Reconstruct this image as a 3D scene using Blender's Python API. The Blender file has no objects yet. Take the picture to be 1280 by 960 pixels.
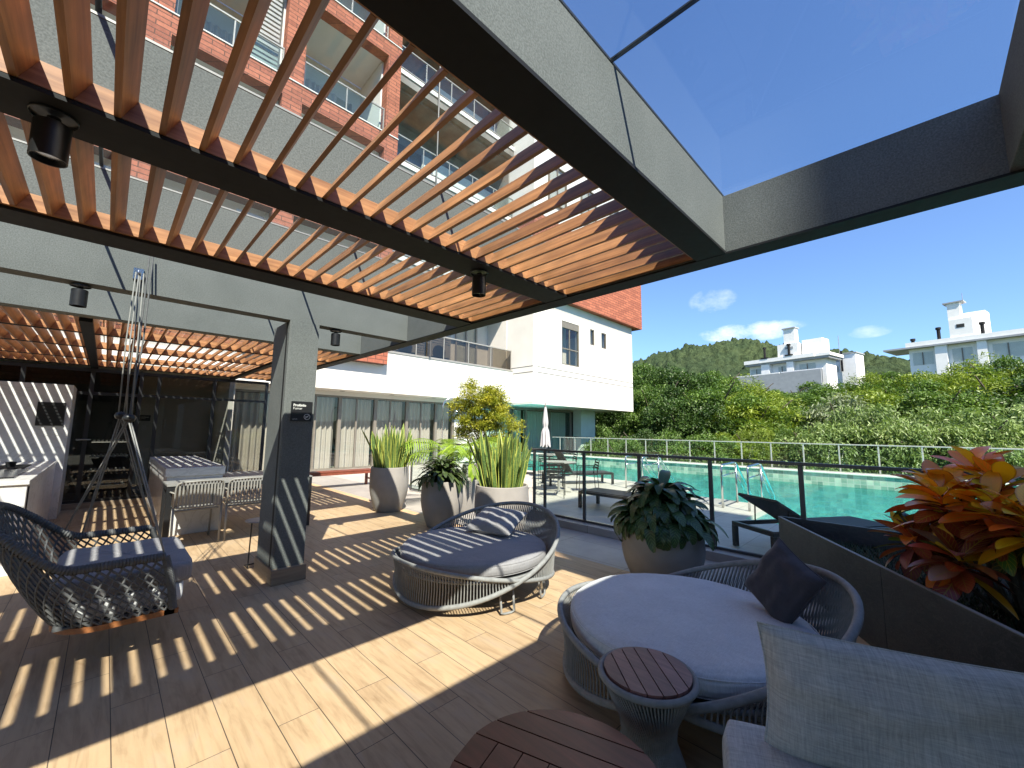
import bpy, math, random
from mathutils import Vector, Matrix
random.seed(7)
R = math.radians
scene = bpy.context.scene
C = scene.collection

# ------------------------------------------------------------------ camera
cam_d = bpy.data.cameras.new('camera')
cam_d.sensor_fit = 'HORIZONTAL'; cam_d.sensor_width = 36.0
cam_d.lens = 36.0 * 506.7 / 1280.0
cam_d.clip_start = 0.03; cam_d.clip_end = 5000
cam = bpy.data.objects.new('camera', cam_d); C.objects.link(cam)
TH, PH, RO = .11334, .78807, .01159
fw = Vector((math.cos(PH)*math.cos(TH), math.sin(PH)*math.cos(TH), math.sin(TH)))
rt = Vector((math.sin(PH), -math.cos(PH), 0)); up = rt.cross(fw)
rt, up = rt*math.cos(RO)+up*math.sin(RO), up*math.cos(RO)-rt*math.sin(RO)
m = Matrix((rt, up, -fw)).transposed().to_4x4(); m.translation = Vector((0, 0, 1.5))
cam.matrix_world = m
scene.camera = cam

# ------------------------------------------------------------------ light
SUN = Vector((-.41, -.812, 1)).normalized()          # towards the sun
world = bpy.data.worlds.new('World'); scene.world = world; world.use_nodes = True
wt = world.node_tree; wt.nodes.clear()
def wn(t, **k):
    n = wt.nodes.new(t)
    for a, b in k.items(): setattr(n, a, b)
    return n
sky = wn('ShaderNodeTexSky', sky_type='NISHITA', sun_disc=False, sun_elevation=math.asin(SUN.z),
         sun_rotation=math.atan2(SUN.x, SUN.y), air_density=1.25, dust_density=0.15, ozone_density=3.0, altitude=0)
SKY_STRENGTH = 0.078
bg = wn('ShaderNodeBackground'); bg.inputs['Strength'].default_value = SKY_STRENGTH
wo = wn('ShaderNodeOutputWorld')
# a few small fair-weather clouds low over the hill
tc = wn('ShaderNodeTexCoord')
cloud_fac = None
def wmath(op, a, b=None, clamp=False):
    n = wn('ShaderNodeMath', operation=op, use_clamp=clamp)
    for i, v in enumerate((a, b)):
        if v is None: continue
        if isinstance(v, (int, float)): n.inputs[i].default_value = v
        else: wt.links.new(v, n.inputs[i])
    return n.outputs[0]
sep = wn('ShaderNodeSeparateXYZ'); wt.links.new(tc.outputs['Generated'], sep.inputs[0])
nz = wn('ShaderNodeTexNoise'); nz.inputs['Scale'].default_value = 15; nz.inputs['Detail'].default_value = 10; nz.inputs['Roughness'].default_value = .66
mp = wn('ShaderNodeMapping'); mp.inputs['Scale'].default_value = (1, 1, 1.7)
wt.links.new(tc.outputs['Generated'], mp.inputs[0]); wt.links.new(mp.outputs[0], nz.inputs['Vector'])
for (d, sx, sz, gain) in (((.911, .30, .283), .052, .030, .42), ((.947, .240, .212), .105, .022, .95), ((.981, .053, .188), .035, .012, .4)):
    if gain == 0: continue
    az0 = math.atan2(d[1], d[0])
    az = wmath('ARCTAN2', sep.outputs[1], sep.outputs[0])
    a = wmath('DIVIDE', wmath('SUBTRACT', az, az0), sx)
    e = wmath('DIVIDE', wmath('SUBTRACT', sep.outputs[2], d[2]), sz)
    r2 = wmath('ADD', wmath('MULTIPLY', a, a), wmath('MULTIPLY', e, e))
    fall = wmath('SUBTRACT', 1.0, r2)
    v = wmath('ADD', wmath('MULTIPLY', fall, .55), wmath('MULTIPLY', wmath('SUBTRACT', nz.outputs['Fac'], .5), 3.2))
    v = wmath('MULTIPLY', v, gain, True)
    inside = wmath('GREATER_THAN', r2, -1)
    cut = wmath('MULTIPLY', fall, 4.0, True)
    v = wmath('MULTIPLY', v, cut, True)
    cloud_fac = v if cloud_fac is None else wmath('MAXIMUM', cloud_fac, v)
mixc = wn('ShaderNodeMix', data_type='RGBA')
wt.links.new(wmath('MULTIPLY', cloud_fac, .8, True), mixc.inputs[0]); hsv = wn('ShaderNodeHueSaturation'); hsv.inputs['Saturation'].default_value = 1.10; hsv.inputs['Value'].default_value = 1.06; hsv.inputs['Hue'].default_value = .509; wt.links.new(sky.outputs[0], hsv.inputs['Color']); 
grad = wn('ShaderNodeValToRGB'); grad.color_ramp.elements[0].position = .02; grad.color_ramp.elements[0].color = (.60, .80, 1.05, 1); grad.color_ramp.elements[1].position = .55; grad.color_ramp.elements[1].color = (1.0, 1.04, 1.09, 1)
wt.links.new(sep.outputs[2], grad.inputs[0])
mulc = wn('ShaderNodeMix', data_type='RGBA', blend_type='MULTIPLY'); mulc.inputs[0].default_value = 1
wt.links.new(hsv.outputs[0], mulc.inputs[6]); wt.links.new(grad.outputs[0], mulc.inputs[7])
wt.links.new(mulc.outputs[2], mixc.inputs[6])
mixc.inputs[7].default_value = (7.2, 7.6, 8.2, 1)
wt.links.new(mixc.outputs[2], bg.inputs['Color']); wt.links.new(bg.outputs[0], wo.inputs[0])

sl = bpy.data.lights.new('sun', 'SUN'); sl.energy = 5.0; sl.angle = R(.53); sl.color = (1, .91, .76)
so = bpy.data.objects.new('sun', sl); C.objects.link(so)
so.rotation_euler = SUN.to_track_quat('Z', 'Y').to_euler()
vs = scene.view_settings
vs.view_transform = 'Standard'; vs.look = 'None'; vs.gamma = 1; vs.use_curve_mapping = False; vs.exposure = 1.36
scene.cycles.max_bounces = 8; scene.cycles.transparent_max_bounces = 24; scene.cycles.diffuse_bounces = 4
scene.cycles.use_denoising = True; scene.cycles.sample_clamp_indirect = 6
scene.cycles.caustics_reflective = False; scene.cycles.caustics_refractive = False

# ------------------------------------------------------------------ mesh helpers
class MB:
    def __init__(s): s.v = []; s.f = []; s.uv = None; s.col = None
    def add(s, vs, fs, M=None):
        n = len(s.v)
        s.v += [tuple(M @ Vector(p)) if M else tuple(p) for p in vs]
        s.f += [tuple(i+n for i in f) for f in fs]; return s
    def box(s, x0, x1, y0, y1, z0, z1, M=None, bev=0):
        if bev:
            b = bev
            vs = []; 
            for zz, o in ((z0, b), (z0+b, 0), (z1-b, 0), (z1, b)):
                vs += [(x0+o+b, y0+o, zz), (x1-o-b, y0+o, zz), (x1-o, y0+o+b, zz), (x1-o, y1-o-b, zz), (x1-o-b, y1-o, zz), (x0+o+b, y1-o, zz), (x0+o, y1-o-b, zz), (x0+o, y0+o+b, zz)]
            fs = [tuple(range(7, -1, -1)), tuple(range(24, 32))]
            for k in range(3):
                for i in range(8):
                    j = (i+1) % 8; fs.append((k*8+i, k*8+j, k*8+8+j, k*8+8+i))
            return s.add(vs, fs, M)
        vs = [(x0,y0,z0),(x1,y0,z0),(x1,y1,z0),(x0,y1,z0),(x0,y0,z1),(x1,y0,z1),(x1,y1,z1),(x0,y1,z1)]
        return s.add(vs, [(0,3,2,1),(4,5,6,7),(0,1,5,4),(1,2,6,5),(2,3,7,6),(3,0,4,7)], M)
    def tube(s, pts, r, n=8, closed=False, M=None, cap=True):
        pts = [Vector(p) for p in pts]; N = len(pts); rings = []; prev = None
        rr = r if isinstance(r, (list, tuple)) else [r]*N
        for i, p in enumerate(pts):
            a = pts[i-1] if (i > 0 or closed) else p
            b = pts[(i+1) % N] if (i < N-1 or closed) else p
            t = (b-a)
            if t.length < 1e-9: t = Vector((0,0,1))
            t.normalize()
            if prev is None:
                u = t.orthogonal().normalized()
            else:
                u = prev - t*prev.dot(t)
                if u.length < 1e-6: u = t.orthogonal()
                u.normalize()
            prev = u; w = t.cross(u)
            rings.append([tuple(p + (u*math.cos(k*2*math.pi/n)+w*math.sin(k*2*math.pi/n))*rr[i]) for k in range(n)])
        vs = [q for g in rings for q in g]; fs = []
        for i in range(N if closed else N-1):
            j = (i+1) % N
            for k in range(n):
                l = (k+1) % n; fs.append((i*n+k, i*n+l, j*n+l, j*n+k))
        if not closed and cap:
            fs.append(tuple(range(n-1, -1, -1))); fs.append(tuple((N-1)*n+k for k in range(n)))
        return s.add(vs, fs, M)
    def lathe(s, prof, n=48, c=(0,0), M=None, capb=False, capt=False):
        vs = []; fs = []
        for (r, z) in prof:
            vs += [(c[0]+r*math.cos(k*2*math.pi/n), c[1]+r*math.sin(k*2*math.pi/n), z) for k in range(n)]
        for i in range(len(prof)-1):
            for k in range(n):
                l = (k+1) % n; fs.append((i*n+k, i*n+l, (i+1)*n+l, (i+1)*n+k))
        if capb: fs.append(tuple(range(n-1, -1, -1)))
        if capt: fs.append(tuple((len(prof)-1)*n+k for k in range(n)))
        return s.add(vs, fs, M)
    def prism(s, poly, z0, z1, M=None):
        n = len(poly)
        vs = [(x, y, z0) for x, y in poly] + [(x, y, z1) for x, y in poly]
        fs = [tuple(range(n-1, -1, -1)), tuple(range(n, 2*n))] + [(i, (i+1) % n, n+(i+1) % n, n+i) for i in range(n)]
        return s.add(vs, fs, M)
    def grid(s, fn, nu, nv, closeu=False):
        vs = [fn(i/(nu if closeu else nu-1), j/(nv-1)) for j in range(nv) for i in range(nu)]
        fs = []
        for j in range(nv-1):
            for i in range(nu if closeu else nu-1):
                k = (i+1) % nu; fs.append((j*nu+i, j*nu+k, (j+1)*nu+k, (j+1)*nu+i))
        return s.add(vs, fs)
    def mesh(s, name):
        me = bpy.data.meshes.new(name); me.from_pydata(s.v, [], s.f)
        if s.uv:
            l = me.uv_layers.new(name='UVMap'); flat = [c for f in s.uv for p in f for c in p]
            l.data.foreach_set('uv', flat)
        if s.col:
            a = me.color_attributes.new('tint', 'FLOAT_COLOR', 'CORNER')
            flat = []
            for f, c in zip(s.f, s.col): flat += list(c)*len(f)
            a.data.foreach_set('color', flat)
        me.update(); return me
    def build(s, name, mat, parent=None, smooth=False, loc=None, rz=0):
        me = s.mesh(name); me.materials.append(mat)
        if smooth:
            me.polygons.foreach_set('use_smooth', [True]*len(me.polygons))
            if smooth != 'all': 
                try: me.set_sharp_from_angle(angle=R(38))
                except Exception: pass
        o = bpy.data.objects.new(name, me); C.objects.link(o); o.parent = parent
        if loc: o.location = loc
        if rz: o.rotation_euler.z = rz
        return o
def tag(o, label=None, cat=None, group=None, kind=None):
    if label: o['label'] = label
    if cat: o['category'] = cat
    if group: o['group'] = group
    if kind: o['kind'] = kind
    return o
def empty(name, loc, label, cat, group=None, rz=0):
    o = bpy.data.objects.new(name, None); C.objects.link(o); o.location = loc; o.rotation_euler = (0, 0, rz)
    o.empty_display_size = .1
    return tag(o, label, cat, group)
def dup(root, loc, rz=0, label=None, scale=None, group=None):
    r = root.copy(); C.objects.link(r); r.location = loc; r.rotation_euler = (0, 0, rz)
    if scale: r.scale = scale if isinstance(scale, tuple) else (scale,)*3
    if label: r['label'] = label
    if group: r['group'] = group
    for ch in list(root.children):
        c = ch.copy(); C.objects.link(c); c.parent = r
        for g in ch.children:
            d = g.copy(); C.objects.link(d); d.parent = c
    return r
def TM(loc=(0,0,0), rx=0, ry=0, rz=0):
    return Matrix.Translation(loc) @ Matrix.Rotation(rz, 4, 'Z') @ Matrix.Rotation(ry, 4, 'Y') @ Matrix.Rotation(rx, 4, 'X')

# ------------------------------------------------------------------ material helpers
class NM:
    def __init__(s, name):
        s.m = bpy.data.materials.new(name); s.m.use_nodes = True; s.t = s.m.node_tree
        s.b = s.t.nodes['Principled BSDF']; s.o = s.t.nodes['Material Output']
    def n(s, t, **k):
        x = s.t.nodes.new(t)
        for a, b in k.items(): setattr(x, a, b)
        return x
    def l(s, a, b): s.t.links.new(a, b)
    def coord(s, kind='Object', scale=(1,1,1), rot=(0,0,0), loc=(0,0,0)):
        c = s.n('ShaderNodeTexCoord'); mp = s.n('ShaderNodeMapping')
        mp.inputs['Scale'].default_value = scale; mp.inputs['Rotation'].default_value = rot; mp.inputs['Location'].default_value = loc
        s.l(c.outputs[kind], mp.inputs[0]); return mp.outputs[0]
    def noise(s, vec, scale, detail=4, rough=.55, dist=0):
        x = s.n('ShaderNodeTexNoise'); x.inputs['Scale'].default_value = scale; x.inputs['Detail'].default_value = detail
        x.inputs['Roughness'].default_value = rough; x.inputs['Distortion'].default_value = dist
        if vec is not None: s.l(vec, x.inputs['Vector'])
        return x.outputs['Fac']
    def ramp(s, fac, stops):
        x = s.n('ShaderNodeValToRGB'); e = x.color_ramp.elements
        while len(e) < len(stops): e.new(.5)
        for q, (p, c) in zip(e, stops): q.position = p; q.color = (*c, 1) if len(c) == 3 else c
        s.l(fac, x.inputs[0]); return x.outputs[0]
    def mix(s, fac, a, b, mode='MIX'):
        x = s.n('ShaderNodeMix', data_type='RGBA', blend_type=mode)
        for i, v in ((0, fac), (6, a), (7, b)):
            if isinstance(v, (int, float)): x.inputs[i].default_value = v
            elif isinstance(v, tuple): x.inputs[i].default_value = (*v, 1) if len(v) == 3 else v
            else: s.l(v, x.inputs[i])
        return x.outputs[2]
    def math(s, op, a, b=None, c=None, clamp=False):
        x = s.n('ShaderNodeMath', operation=op, use_clamp=clamp)
        for i, v in enumerate((a, b, c)):
            if v is None: continue
            if isinstance(v, (int, float)): x.inputs[i].default_value = v
            else: s.l(v, x.inputs[i])
        return x.outputs[0]
    def bump(s, h, strength=.3, dist=.01):
        x = s.n('ShaderNodeBump'); x.inputs['Strength'].default_value = strength; x.inputs['Distance'].default_value = dist
        s.l(h, x.inputs['Height']); s.l(x.outputs[0], s.b.inputs['Normal']); return x
    def base(s, c):
        if isinstance(c, tuple): s.b.inputs['Base Color'].default_value = (*c, 1)
        else: s.l(c, s.b.inputs['Base Color'])
    def set(s, rough=None, metal=None, spec=None):
        if rough is not None: s.b.inputs['Roughness'].default_value = rough
        if metal is not None: s.b.inputs['Metallic'].default_value = metal
        if spec is not None: s.b.inputs['Specular IOR Level'].default_value = spec
        return s.m
def lerp(a, k): return tuple(min(1, x*k) for x in a)
def plain(name, col, rough=.5, metal=0, var=.12, scale=6, bump=0, bscale=200, spec=.5, bdist=.002):
    q = NM(name); v = q.coord()
    f = q.noise(v, scale, 5)
    q.base(q.ramp(f, [(.3, lerp(col, 1-var)), (.7, lerp(col, 1+var))]))
    rr = q.n('ShaderNodeMapRange'); rr.inputs[3].default_value = max(0, rough-.07); rr.inputs[4].default_value = min(1, rough+.07)
    q.l(q.noise(v, scale*3, 3), rr.inputs[0]); q.l(rr.outputs[0], q.b.inputs['Roughness'])
    q.set(metal=metal, spec=spec)
    if bump: q.bump(q.noise(v, bscale, 3), bump, bdist)
    return q.m
def glass_mat(name, tint=(.9, .96, .94), refl=1.0, rough=.0, ior=1.45):
    q = NM(name); t = q.t; t.nodes.remove(q.b)
    tr = q.n('ShaderNodeBsdfTransparent'); tr.inputs[0].default_value = (*tint, 1)
    gl = q.n('ShaderNodeBsdfGlossy'); gl.inputs['Roughness'].default_value = rough; gl.inputs[0].default_value = (refl, refl, refl, 1)
    lw = q.n('ShaderNodeLayerWeight'); lw.inputs[0].default_value = .5
    f0 = ((ior-1)/(ior+1))**2
    fr = q.math('ADD', q.math('MULTIPLY', q.math('POWER', lw.outputs['Facing'], 4.6), 1-f0), f0)
    mx = q.n('ShaderNodeMixShader'); q.l(fr, mx.inputs[0]); q.l(tr.outputs[0], mx.inputs[1]); q.l(gl.outputs[0], mx.inputs[2])
    q.l(mx.outputs[0], q.o.inputs[0]); return q.m

# ------------------------------------------------------------------ materials
def m_concrete():
    q = NM('grey_textured_paint'); v = q.coord()
    a = q.noise(v, 2.2, 6, .6); b = q.noise(v, 130, 3, .7)
    c1 = q.ramp(a, [(.3, (.112, .119, .113)), (.7, (.142, .149, .142))])
    c2 = q.ramp(b, [(.36, (.66, .66, .66)), (.64, (1.25, 1.25, 1.25))])
    q.base(q.mix(.8, c1, c2, 'MULTIPLY')); q.set(.85, spec=.3)
    q.bump(b, .4, .003); return q.m
M = {}
M['concrete'] = m_concrete()
M['steel'] = plain('dark_steel_paint', (.013, .013, .014), .65, 0, .1, 8, .1, 300, spec=.2)
M['black'] = plain('black_paint', (.012, .012, .013), .4, 0, .1, 10)
M['black_gloss'] = plain('black_gloss', (.008, .008, .009), .12, 0, .1, 10)
def m_wood(name, c0, c1, axis, scale=1.0, rough=.5, bump=.15, spec=.5):
    q = NM(name); s = [38*scale]*3; s[axis] = 1.6*scale
    v = q.coord(scale=tuple(s)); w = q.noise(v, 1.0, 6, .6, .4)
    v2 = q.coord(); o = q.n('ShaderNodeObjectInfo')
    col = q.ramp(w, [(.25, c0), (.72, c1)])
    big = q.noise(v2, 5.5, 3)
    geo = q.n('ShaderNodeNewGeometry')
    col = q.mix(.9, col, q.ramp(geo.outputs['Random Per Island'], [(0, (.62, .60, .62)), (.5, (.95, .95, .93)), (1, (1.22, 1.28, 1.35))]), 'MULTIPLY')
    col = q.mix(.8, col, q.ramp(big, [(.3, (.72, .70, .68)), (.7, (1.12, 1.1, 1.08))]), 'MULTIPLY')
    q.base(col); q.set(rough, spec=spec); q.bump(w, bump, .002); return q.m
M['slat'] = m_wood('oiled_slat_wood', (.16, .066, .025), (.47, .215, .085), 1, 1, .45)
M['slatx'] = m_wood('oiled_frame_wood', (.22, .088, .034), (.54, .27, .12), 0, 1, .45)
M['redwood'] = m_wood('reddish_table_wood', (.10, .024, .014), (.24, .066, .038), 1, 1, .42)
M['purplewood'] = m_wood('weathered_table_wood', (.10, .036, .032), (.25, .115, .10), 1, 1.2, .5)
M['teak'] = m_wood('teak_trim', (.18, .06, .02), (.36, .14, .05), 1, 1, .4)
M['white'] = plain('white_render', (.60, .585, .55), .85, 0, .05, 1.2, .15, 60)
M['soffit'] = plain('cream_soffit', (.68, .66, .61), .85, 0, .05, 3)
M['groove'] = plain('groove_grey', (.10, .10, .10), .9)
def m_brick(name='red_brick_cladding', dark=1.0):
    q = NM(name); c = q.n('ShaderNodeTexCoord'); sp = q.n('ShaderNodeSeparateXYZ'); q.l(c.outputs['Object'], sp.inputs[0])
    cb = q.n('ShaderNodeCombineXYZ'); q.l(q.math('ADD', sp.outputs[0], sp.outputs[1]), cb.inputs[0]); q.l(sp.outputs[2], cb.inputs[1])
    b = q.n('ShaderNodeTexBrick'); q.l(cb.outputs[0], b.inputs['Vector'])
    b.inputs['Scale'].default_value = 1; b.inputs['Brick Width'].default_value = .62; b.inputs['Row Height'].default_value = .15
    b.inputs['Mortar Size'].default_value = .016; b.inputs['Mortar Smooth'].default_value = .3
    b.inputs['Color1'].default_value = (.40*dark, .14*dark, .085*dark, 1); b.inputs['Color2'].default_value = (.27*dark, .09*dark, .058*dark, 1)
    b.inputs['Mortar'].default_value = (.12*dark, .055*dark, .04*dark, 1)
    n = q.noise(c.outputs['Object'], 9, 4)
    q.base(q.mix(.7, b.outputs[0], q.ramp(n, [(.3, (.7, .68, .66)), (.7, (1.2, 1.15, 1.1))]), 'MULTIPLY'))
    q.set(.85, spec=.25); q.bump(b.outputs['Fac'], -.5, .012); return q.m
M['brick'] = m_brick()
def m_floor():
    q = NM('wood_look_tile'); c = q.n('ShaderNodeTexCoord'); sp = q.n('ShaderNodeSeparateXYZ'); q.l(c.outputs['Object'], sp.inputs[0])
    cb = q.n('ShaderNodeCombineXYZ'); q.l(sp.outputs[1], cb.inputs[0]); q.l(q.math('ADD', sp.outputs[0], -.15+20), cb.inputs[1])
    def brick(c1, c2, mort, ms):
        b = q.n('ShaderNodeTexBrick', offset=.37, offset_frequency=2, squash=1); q.l(cb.outputs[0], b.inputs['Vector'])
        b.inputs['Scale'].default_value = 1; b.inputs['Brick Width'].default_value = 1.2; b.inputs['Row Height'].default_value = .2
        b.inputs['Mortar Size'].default_value = ms; b.inputs['Mortar Smooth'].default_value = .15; b.inputs['Bias'].default_value = 0
        b.inputs['Color1'].default_value = (*c1, 1); b.inputs['Color2'].default_value = (*c2, 1); b.inputs['Mortar'].default_value = (*mort, 1); return b
    b = brick((.50, .355, .215), (.43, .30, .18), (.07, .052, .04), .0022)
    idb = brick((0, 0, 0), (1, 1, 1), (.5, .5, .5), .0)
    # the grain shifts from tile to tile
    off = q.n('ShaderNodeVectorMath', operation='MULTIPLY_ADD'); q.l(idb.outputs[0], off.inputs[0]); off.inputs[1].default_value = (7.3, 13.1, 0); q.l(c.outputs['Object'], off.inputs[2])
    mp = q.n('ShaderNodeMapping'); mp.inputs['Scale'].default_value = (30, 2.2, 1); q.l(off.outputs[0], mp.inputs[0])
    g = q.noise(mp.outputs[0], 1, 8, .66, .7)
    mp2 = q.n('ShaderNodeMapping'); mp2.inputs['Scale'].default_value = (7, 2.0, 1); q.l(off.outputs[0], mp2.inputs[0])
    g2 = q.noise(mp2.outputs[0], 1, 5, .6, 1.2)
    fine = q.noise(mp.outputs[0], 5, 4, .7)
    col = q.mix(.8, b.outputs[0], q.ramp(g, [(.28, (.64, .58, .52)), (.5, (1, .97, .94)), (.75, (1.16, 1.14, 1.1))]), 'MULTIPLY')
    col = q.mix(.75, col, q.ramp(g2, [(.25, (.68, .62, .58)), (.45, (1, 1, 1)), (.8, (1.12, 1.1, 1.06))]), 'MULTIPLY')
    # grey washed patches of the printed tile
    col = q.mix(q.ramp(g2, [(.52, (0, 0, 0)), (.75, (.55, .55, .55))]), col, (.37, .30, .235))
    dirt = q.noise(c.outputs['Object'], 1.1, 6, .6)
    col = q.mix(.6, col, q.ramp(dirt, [(.35, (.84, .82, .8)), (.6, (1.03, 1.03, 1.03))]), 'MULTIPLY')
    q.base(col)
    rr = q.n('ShaderNodeMapRange'); rr.inputs[3].default_value = .42; rr.inputs[4].default_value = .68
    q.l(g, rr.inputs[0]); q.l(rr.outputs[0], q.b.inputs['Roughness']); q.b.inputs['Specular IOR Level'].default_value = .35
    h = q.math('SUBTRACT', q.math('MULTIPLY', fine, .15), b.outputs['Fac']); q.bump(h, .35, .0022)
    return q.m
M['floor'] = m_floor()
def m_tile(name, c1, c2, mort, w, h, ms=.004, rough=.5, rot=False, vert=False, bumpk=.25):
    q = NM(name); c = q.n('ShaderNodeTexCoord'); sp = q.n('ShaderNodeSeparateXYZ'); q.l(c.outputs['Object'], sp.inputs[0])
    cb = q.n('ShaderNodeCombineXYZ')
    if vert: q.l(q.math('ADD', sp.outputs[0], sp.outputs[1]), cb.inputs[0]); q.l(sp.outputs[2], cb.inputs[1])
    else: q.l(sp.outputs[1], cb.inputs[0]); q.l(sp.outputs[0], cb.inputs[1])
    b = q.n('ShaderNodeTexBrick', offset=0 if not rot else .5); q.l(cb.outputs[0], b.inputs['Vector'])
    b.inputs['Scale'].default_value = 1; b.inputs['Brick Width'].default_value = w; b.inputs['Row Height'].default_value = h
    b.inputs['Mortar Size'].default_value = ms; b.inputs['Color1'].default_value = (*c1, 1); b.inputs['Color2'].default_value = (*c2, 1); b.inputs['Mortar'].default_value = (*mort, 1)
    n = q.noise(c.outputs['Object'], 4, 6, .65)
    q.base(q.mix(.7, b.outputs[0], q.ramp(n, [(.3, (.78, .78, .78)), (.7, (1.12, 1.12, 1.12))]), 'MULTIPLY'))
    q.set(rough); q.bump(b.outputs['Fac'], -bumpk, .003); return q.m
M['greytile'] = m_tile('grey_stone_tile', (.34, .32, .30), (.29, .275, .26), (.12, .11, .10), 1.2, .6)
M['decktile'] = m_tile('pale_deck_tile', (.46, .43, .39), (.41, .385, .35), (.2, .19, .17), .9, .9)
M['pooltile'] = m_tile('green_pool_tile', (.46, .56, .45), (.10, .24, .19), (.42, .46, .4), .15, .15, .008, .3, vert=True)
M['poolfloor'] = m_tile('turquoise_pool_tile', (.42, .95, .96), (.36, .88, .90), (.55, .92, .92), .3, .3, .004, .3)
def m_water():
    q = NM('pool_water'); q.t.nodes.remove(q.b)
    tr = q.n('ShaderNodeBsdfTransparent'); tr.inputs[0].default_value = (.68, .97, .97, 1)
    gl = q.n('ShaderNodeBsdfGlossy'); gl.inputs['Roughness'].default_value = .02
    fr = q.n('ShaderNodeFresnel'); fr.inputs[0].default_value = 1.33
    v = q.coord(scale=(1, 1.6, 1)); n1 = q.noise(v, 3.2, 4, .6, .8)
    bp = q.n('ShaderNodeBump'); bp.inputs['Strength'].default_value = 1.0; bp.inputs['Distance'].default_value = .07; q.l(n1, bp.inputs['Height'])
    q.l(bp.outputs[0], gl.inputs['Normal']); q.l(bp.outputs[0], fr.inputs['Normal'])
    mx = q.n('ShaderNodeMixShader'); q.l(q.math('MULTIPLY', fr.outputs[0], .55), mx.inputs[0]); q.l(tr.outputs[0], mx.inputs[1]); q.l(gl.outputs[0], mx.inputs[2])
    q.l(mx.outputs[0], q.o.inputs[0]); return q.m
M['water'] = m_water()
def m_stone():
    q = NM('dark_slate_cladding'); v = q.coord(); v2 = q.coord(scale=(1, 1, 2.5), rot=(0, .5, .3))
    a = q.noise(v, 2.5, 8, .62, .6); b = q.noise(v2, 7, 8, .7, 1.5); c = q.noise(v, 90, 3)
    col = q.ramp(a, [(.3, (.026, .029, .030)), (.65, (.060, .064, .064))])
    vein = q.math('ABSOLUTE', q.math('SUBTRACT', b, .5))
    col = q.mix(q.ramp(vein, [(.0, (.55, .55, .55)), (.022, (0, 0, 0))]), col, (.12, .12, .11))
    q.base(col); q.set(.5); q.bump(q.math('ADD', c, b), .25, .003); return q.m
M['slate'] = m_stone()
M['pot'] = plain('grey_planter_composite', (.24, .232, .22), .75, 0, .1, 5, .25, 180)
M['soil'] = plain('dark_soil', (.03, .022, .016), .95, 0, .4, 40, .8, 60, bdist=.02)
def m_fabric(name, c, scale=900, streak=0, wr=.25):
    q = NM(name); v = q.coord(); a = q.noise(v, 3.5, 4); 
    t1 = q.noise(q.coord(scale=(420, 30, 3)), 1, 2, .6); t2 = q.noise(q.coord(scale=(30, 420, 3)), 1, 2, .6) 
    wv = q.math('ADD', t1, t2)
    col = q.ramp(a, [(.3, lerp(c, .92)), (.7, lerp(c, 1.06))])
    col = q.mix(.8, col, q.ramp(q.math('MULTIPLY', wv, .5), [(.36, (.80, .80, .80)), (.64, (1.14, 1.14, 1.14))]), 'MULTIPLY')
    if streak:
        vs_ = q.coord(scale=(7, 150, 1)); st = q.noise(vs_, 1, 3, .7)
        vt_ = q.coord(scale=(150, 9, 1)); st2 = q.noise(vt_, 1, 3, .7)
        col = q.mix(.7, col, q.ramp(q.math('MULTIPLY', q.math('ADD', st, st2), .5), [(.36, (.6, .61, .64)), (.6, (1.15, 1.15, 1.15))]), 'MULTIPLY')
    q.base(col); q.set(.92, spec=.2)
    q.b.inputs['Sheen Weight'].default_value = .15
    wr_ = q.noise(v, 7, 3, .5, 1.0)
    h = q.math('ADD', q.math('MULTIPLY', wv, .02), q.math('MULTIPLY', wr_, wr))
    q.bump(h, .6, .03); return q.m
M['cush_blue'] = m_fabric('slate_grey_cushion', (.265, .25, .25), wr=.4)
M['cush_light'] = m_fabric('light_grey_cushion', (.56, .555, .555), wr=.5)
M['cush_dark'] = m_fabric('charcoal_pillow', (.065, .06, .07), wr=.5)
M['linen'] = m_fabric('grey_slub_linen', (.47, .465, .45), streak=1)
M['rope'] = plain('grey_woven_rope', (.225, .22, .21), .85, 0, .15, 30, .4, 500)
M['rope_lt'] = plain('pale_woven_rope', (.20, .195, .18), .85, 0, .12, 30, .4, 500)
M['rope_dk'] = plain('charcoal_woven_rope', (.10, .10, .10), .85, 0, .2, 30, .5, 400)
M['alu'] = plain('grey_aluminium', (.30, .29, .27), .45, .3, .08, 6)
M['chair_metal'] = plain('taupe_painted_metal', (.24, .225, .20), .5, 0, .08, 6)
M['frame_al'] = plain('bronze_window_frame', (.16, .145, .12), .45, .1, .08, 6)
M['inox'] = plain('stainless_steel', (.55, .56, .57), .18, 1, .05, 6)
M['rail'] = plain('graphite_railing', (.075, .075, .075), .4, .3, .1, 6)
M['rail_lt'] = plain('weathered_railing', (.36, .36, .33), .5, .2, .1, 6)
M['glass'] = glass_mat('clear_glass')
M['roofglass'] = glass_mat('roof_glass', (.90, .95, .98))
M['winglass'] = glass_mat('window_glass', (.88, .89, .87), 1.0, 0, 1.5)
M['darkglass'] = glass_mat('tinted_glass', (.74, .74, .72), 1.0, 0, 1.4)
def m_curtain():
    q = NM('pleated_curtain'); q.base((.46, .44, .42)); q.set(.9); q.b.inputs['Subsurface Weight'].default_value = 0; return q.m
M['curtain'] = m_curtain()
def m_marble():
    q = NM('white_marble'); v = q.coord(); a = q.noise(v, 2.4, 7, .6, 1.4)
    vein = q.math('ABSOLUTE', q.math('SUBTRACT', a, .5))
    col = q.mix(q.ramp(vein, [(0, (.5, .5, .5)), (.03, (0, 0, 0))]), (.62, .60, .58), (.40, .38, .36))
    q.base(col); q.set(.25); return q.m
M['marble'] = m_marble()
M['int_wall'] = plain('interior_wall_paint', (.55, .53, .48), .85, 0, .05, 3)
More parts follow.
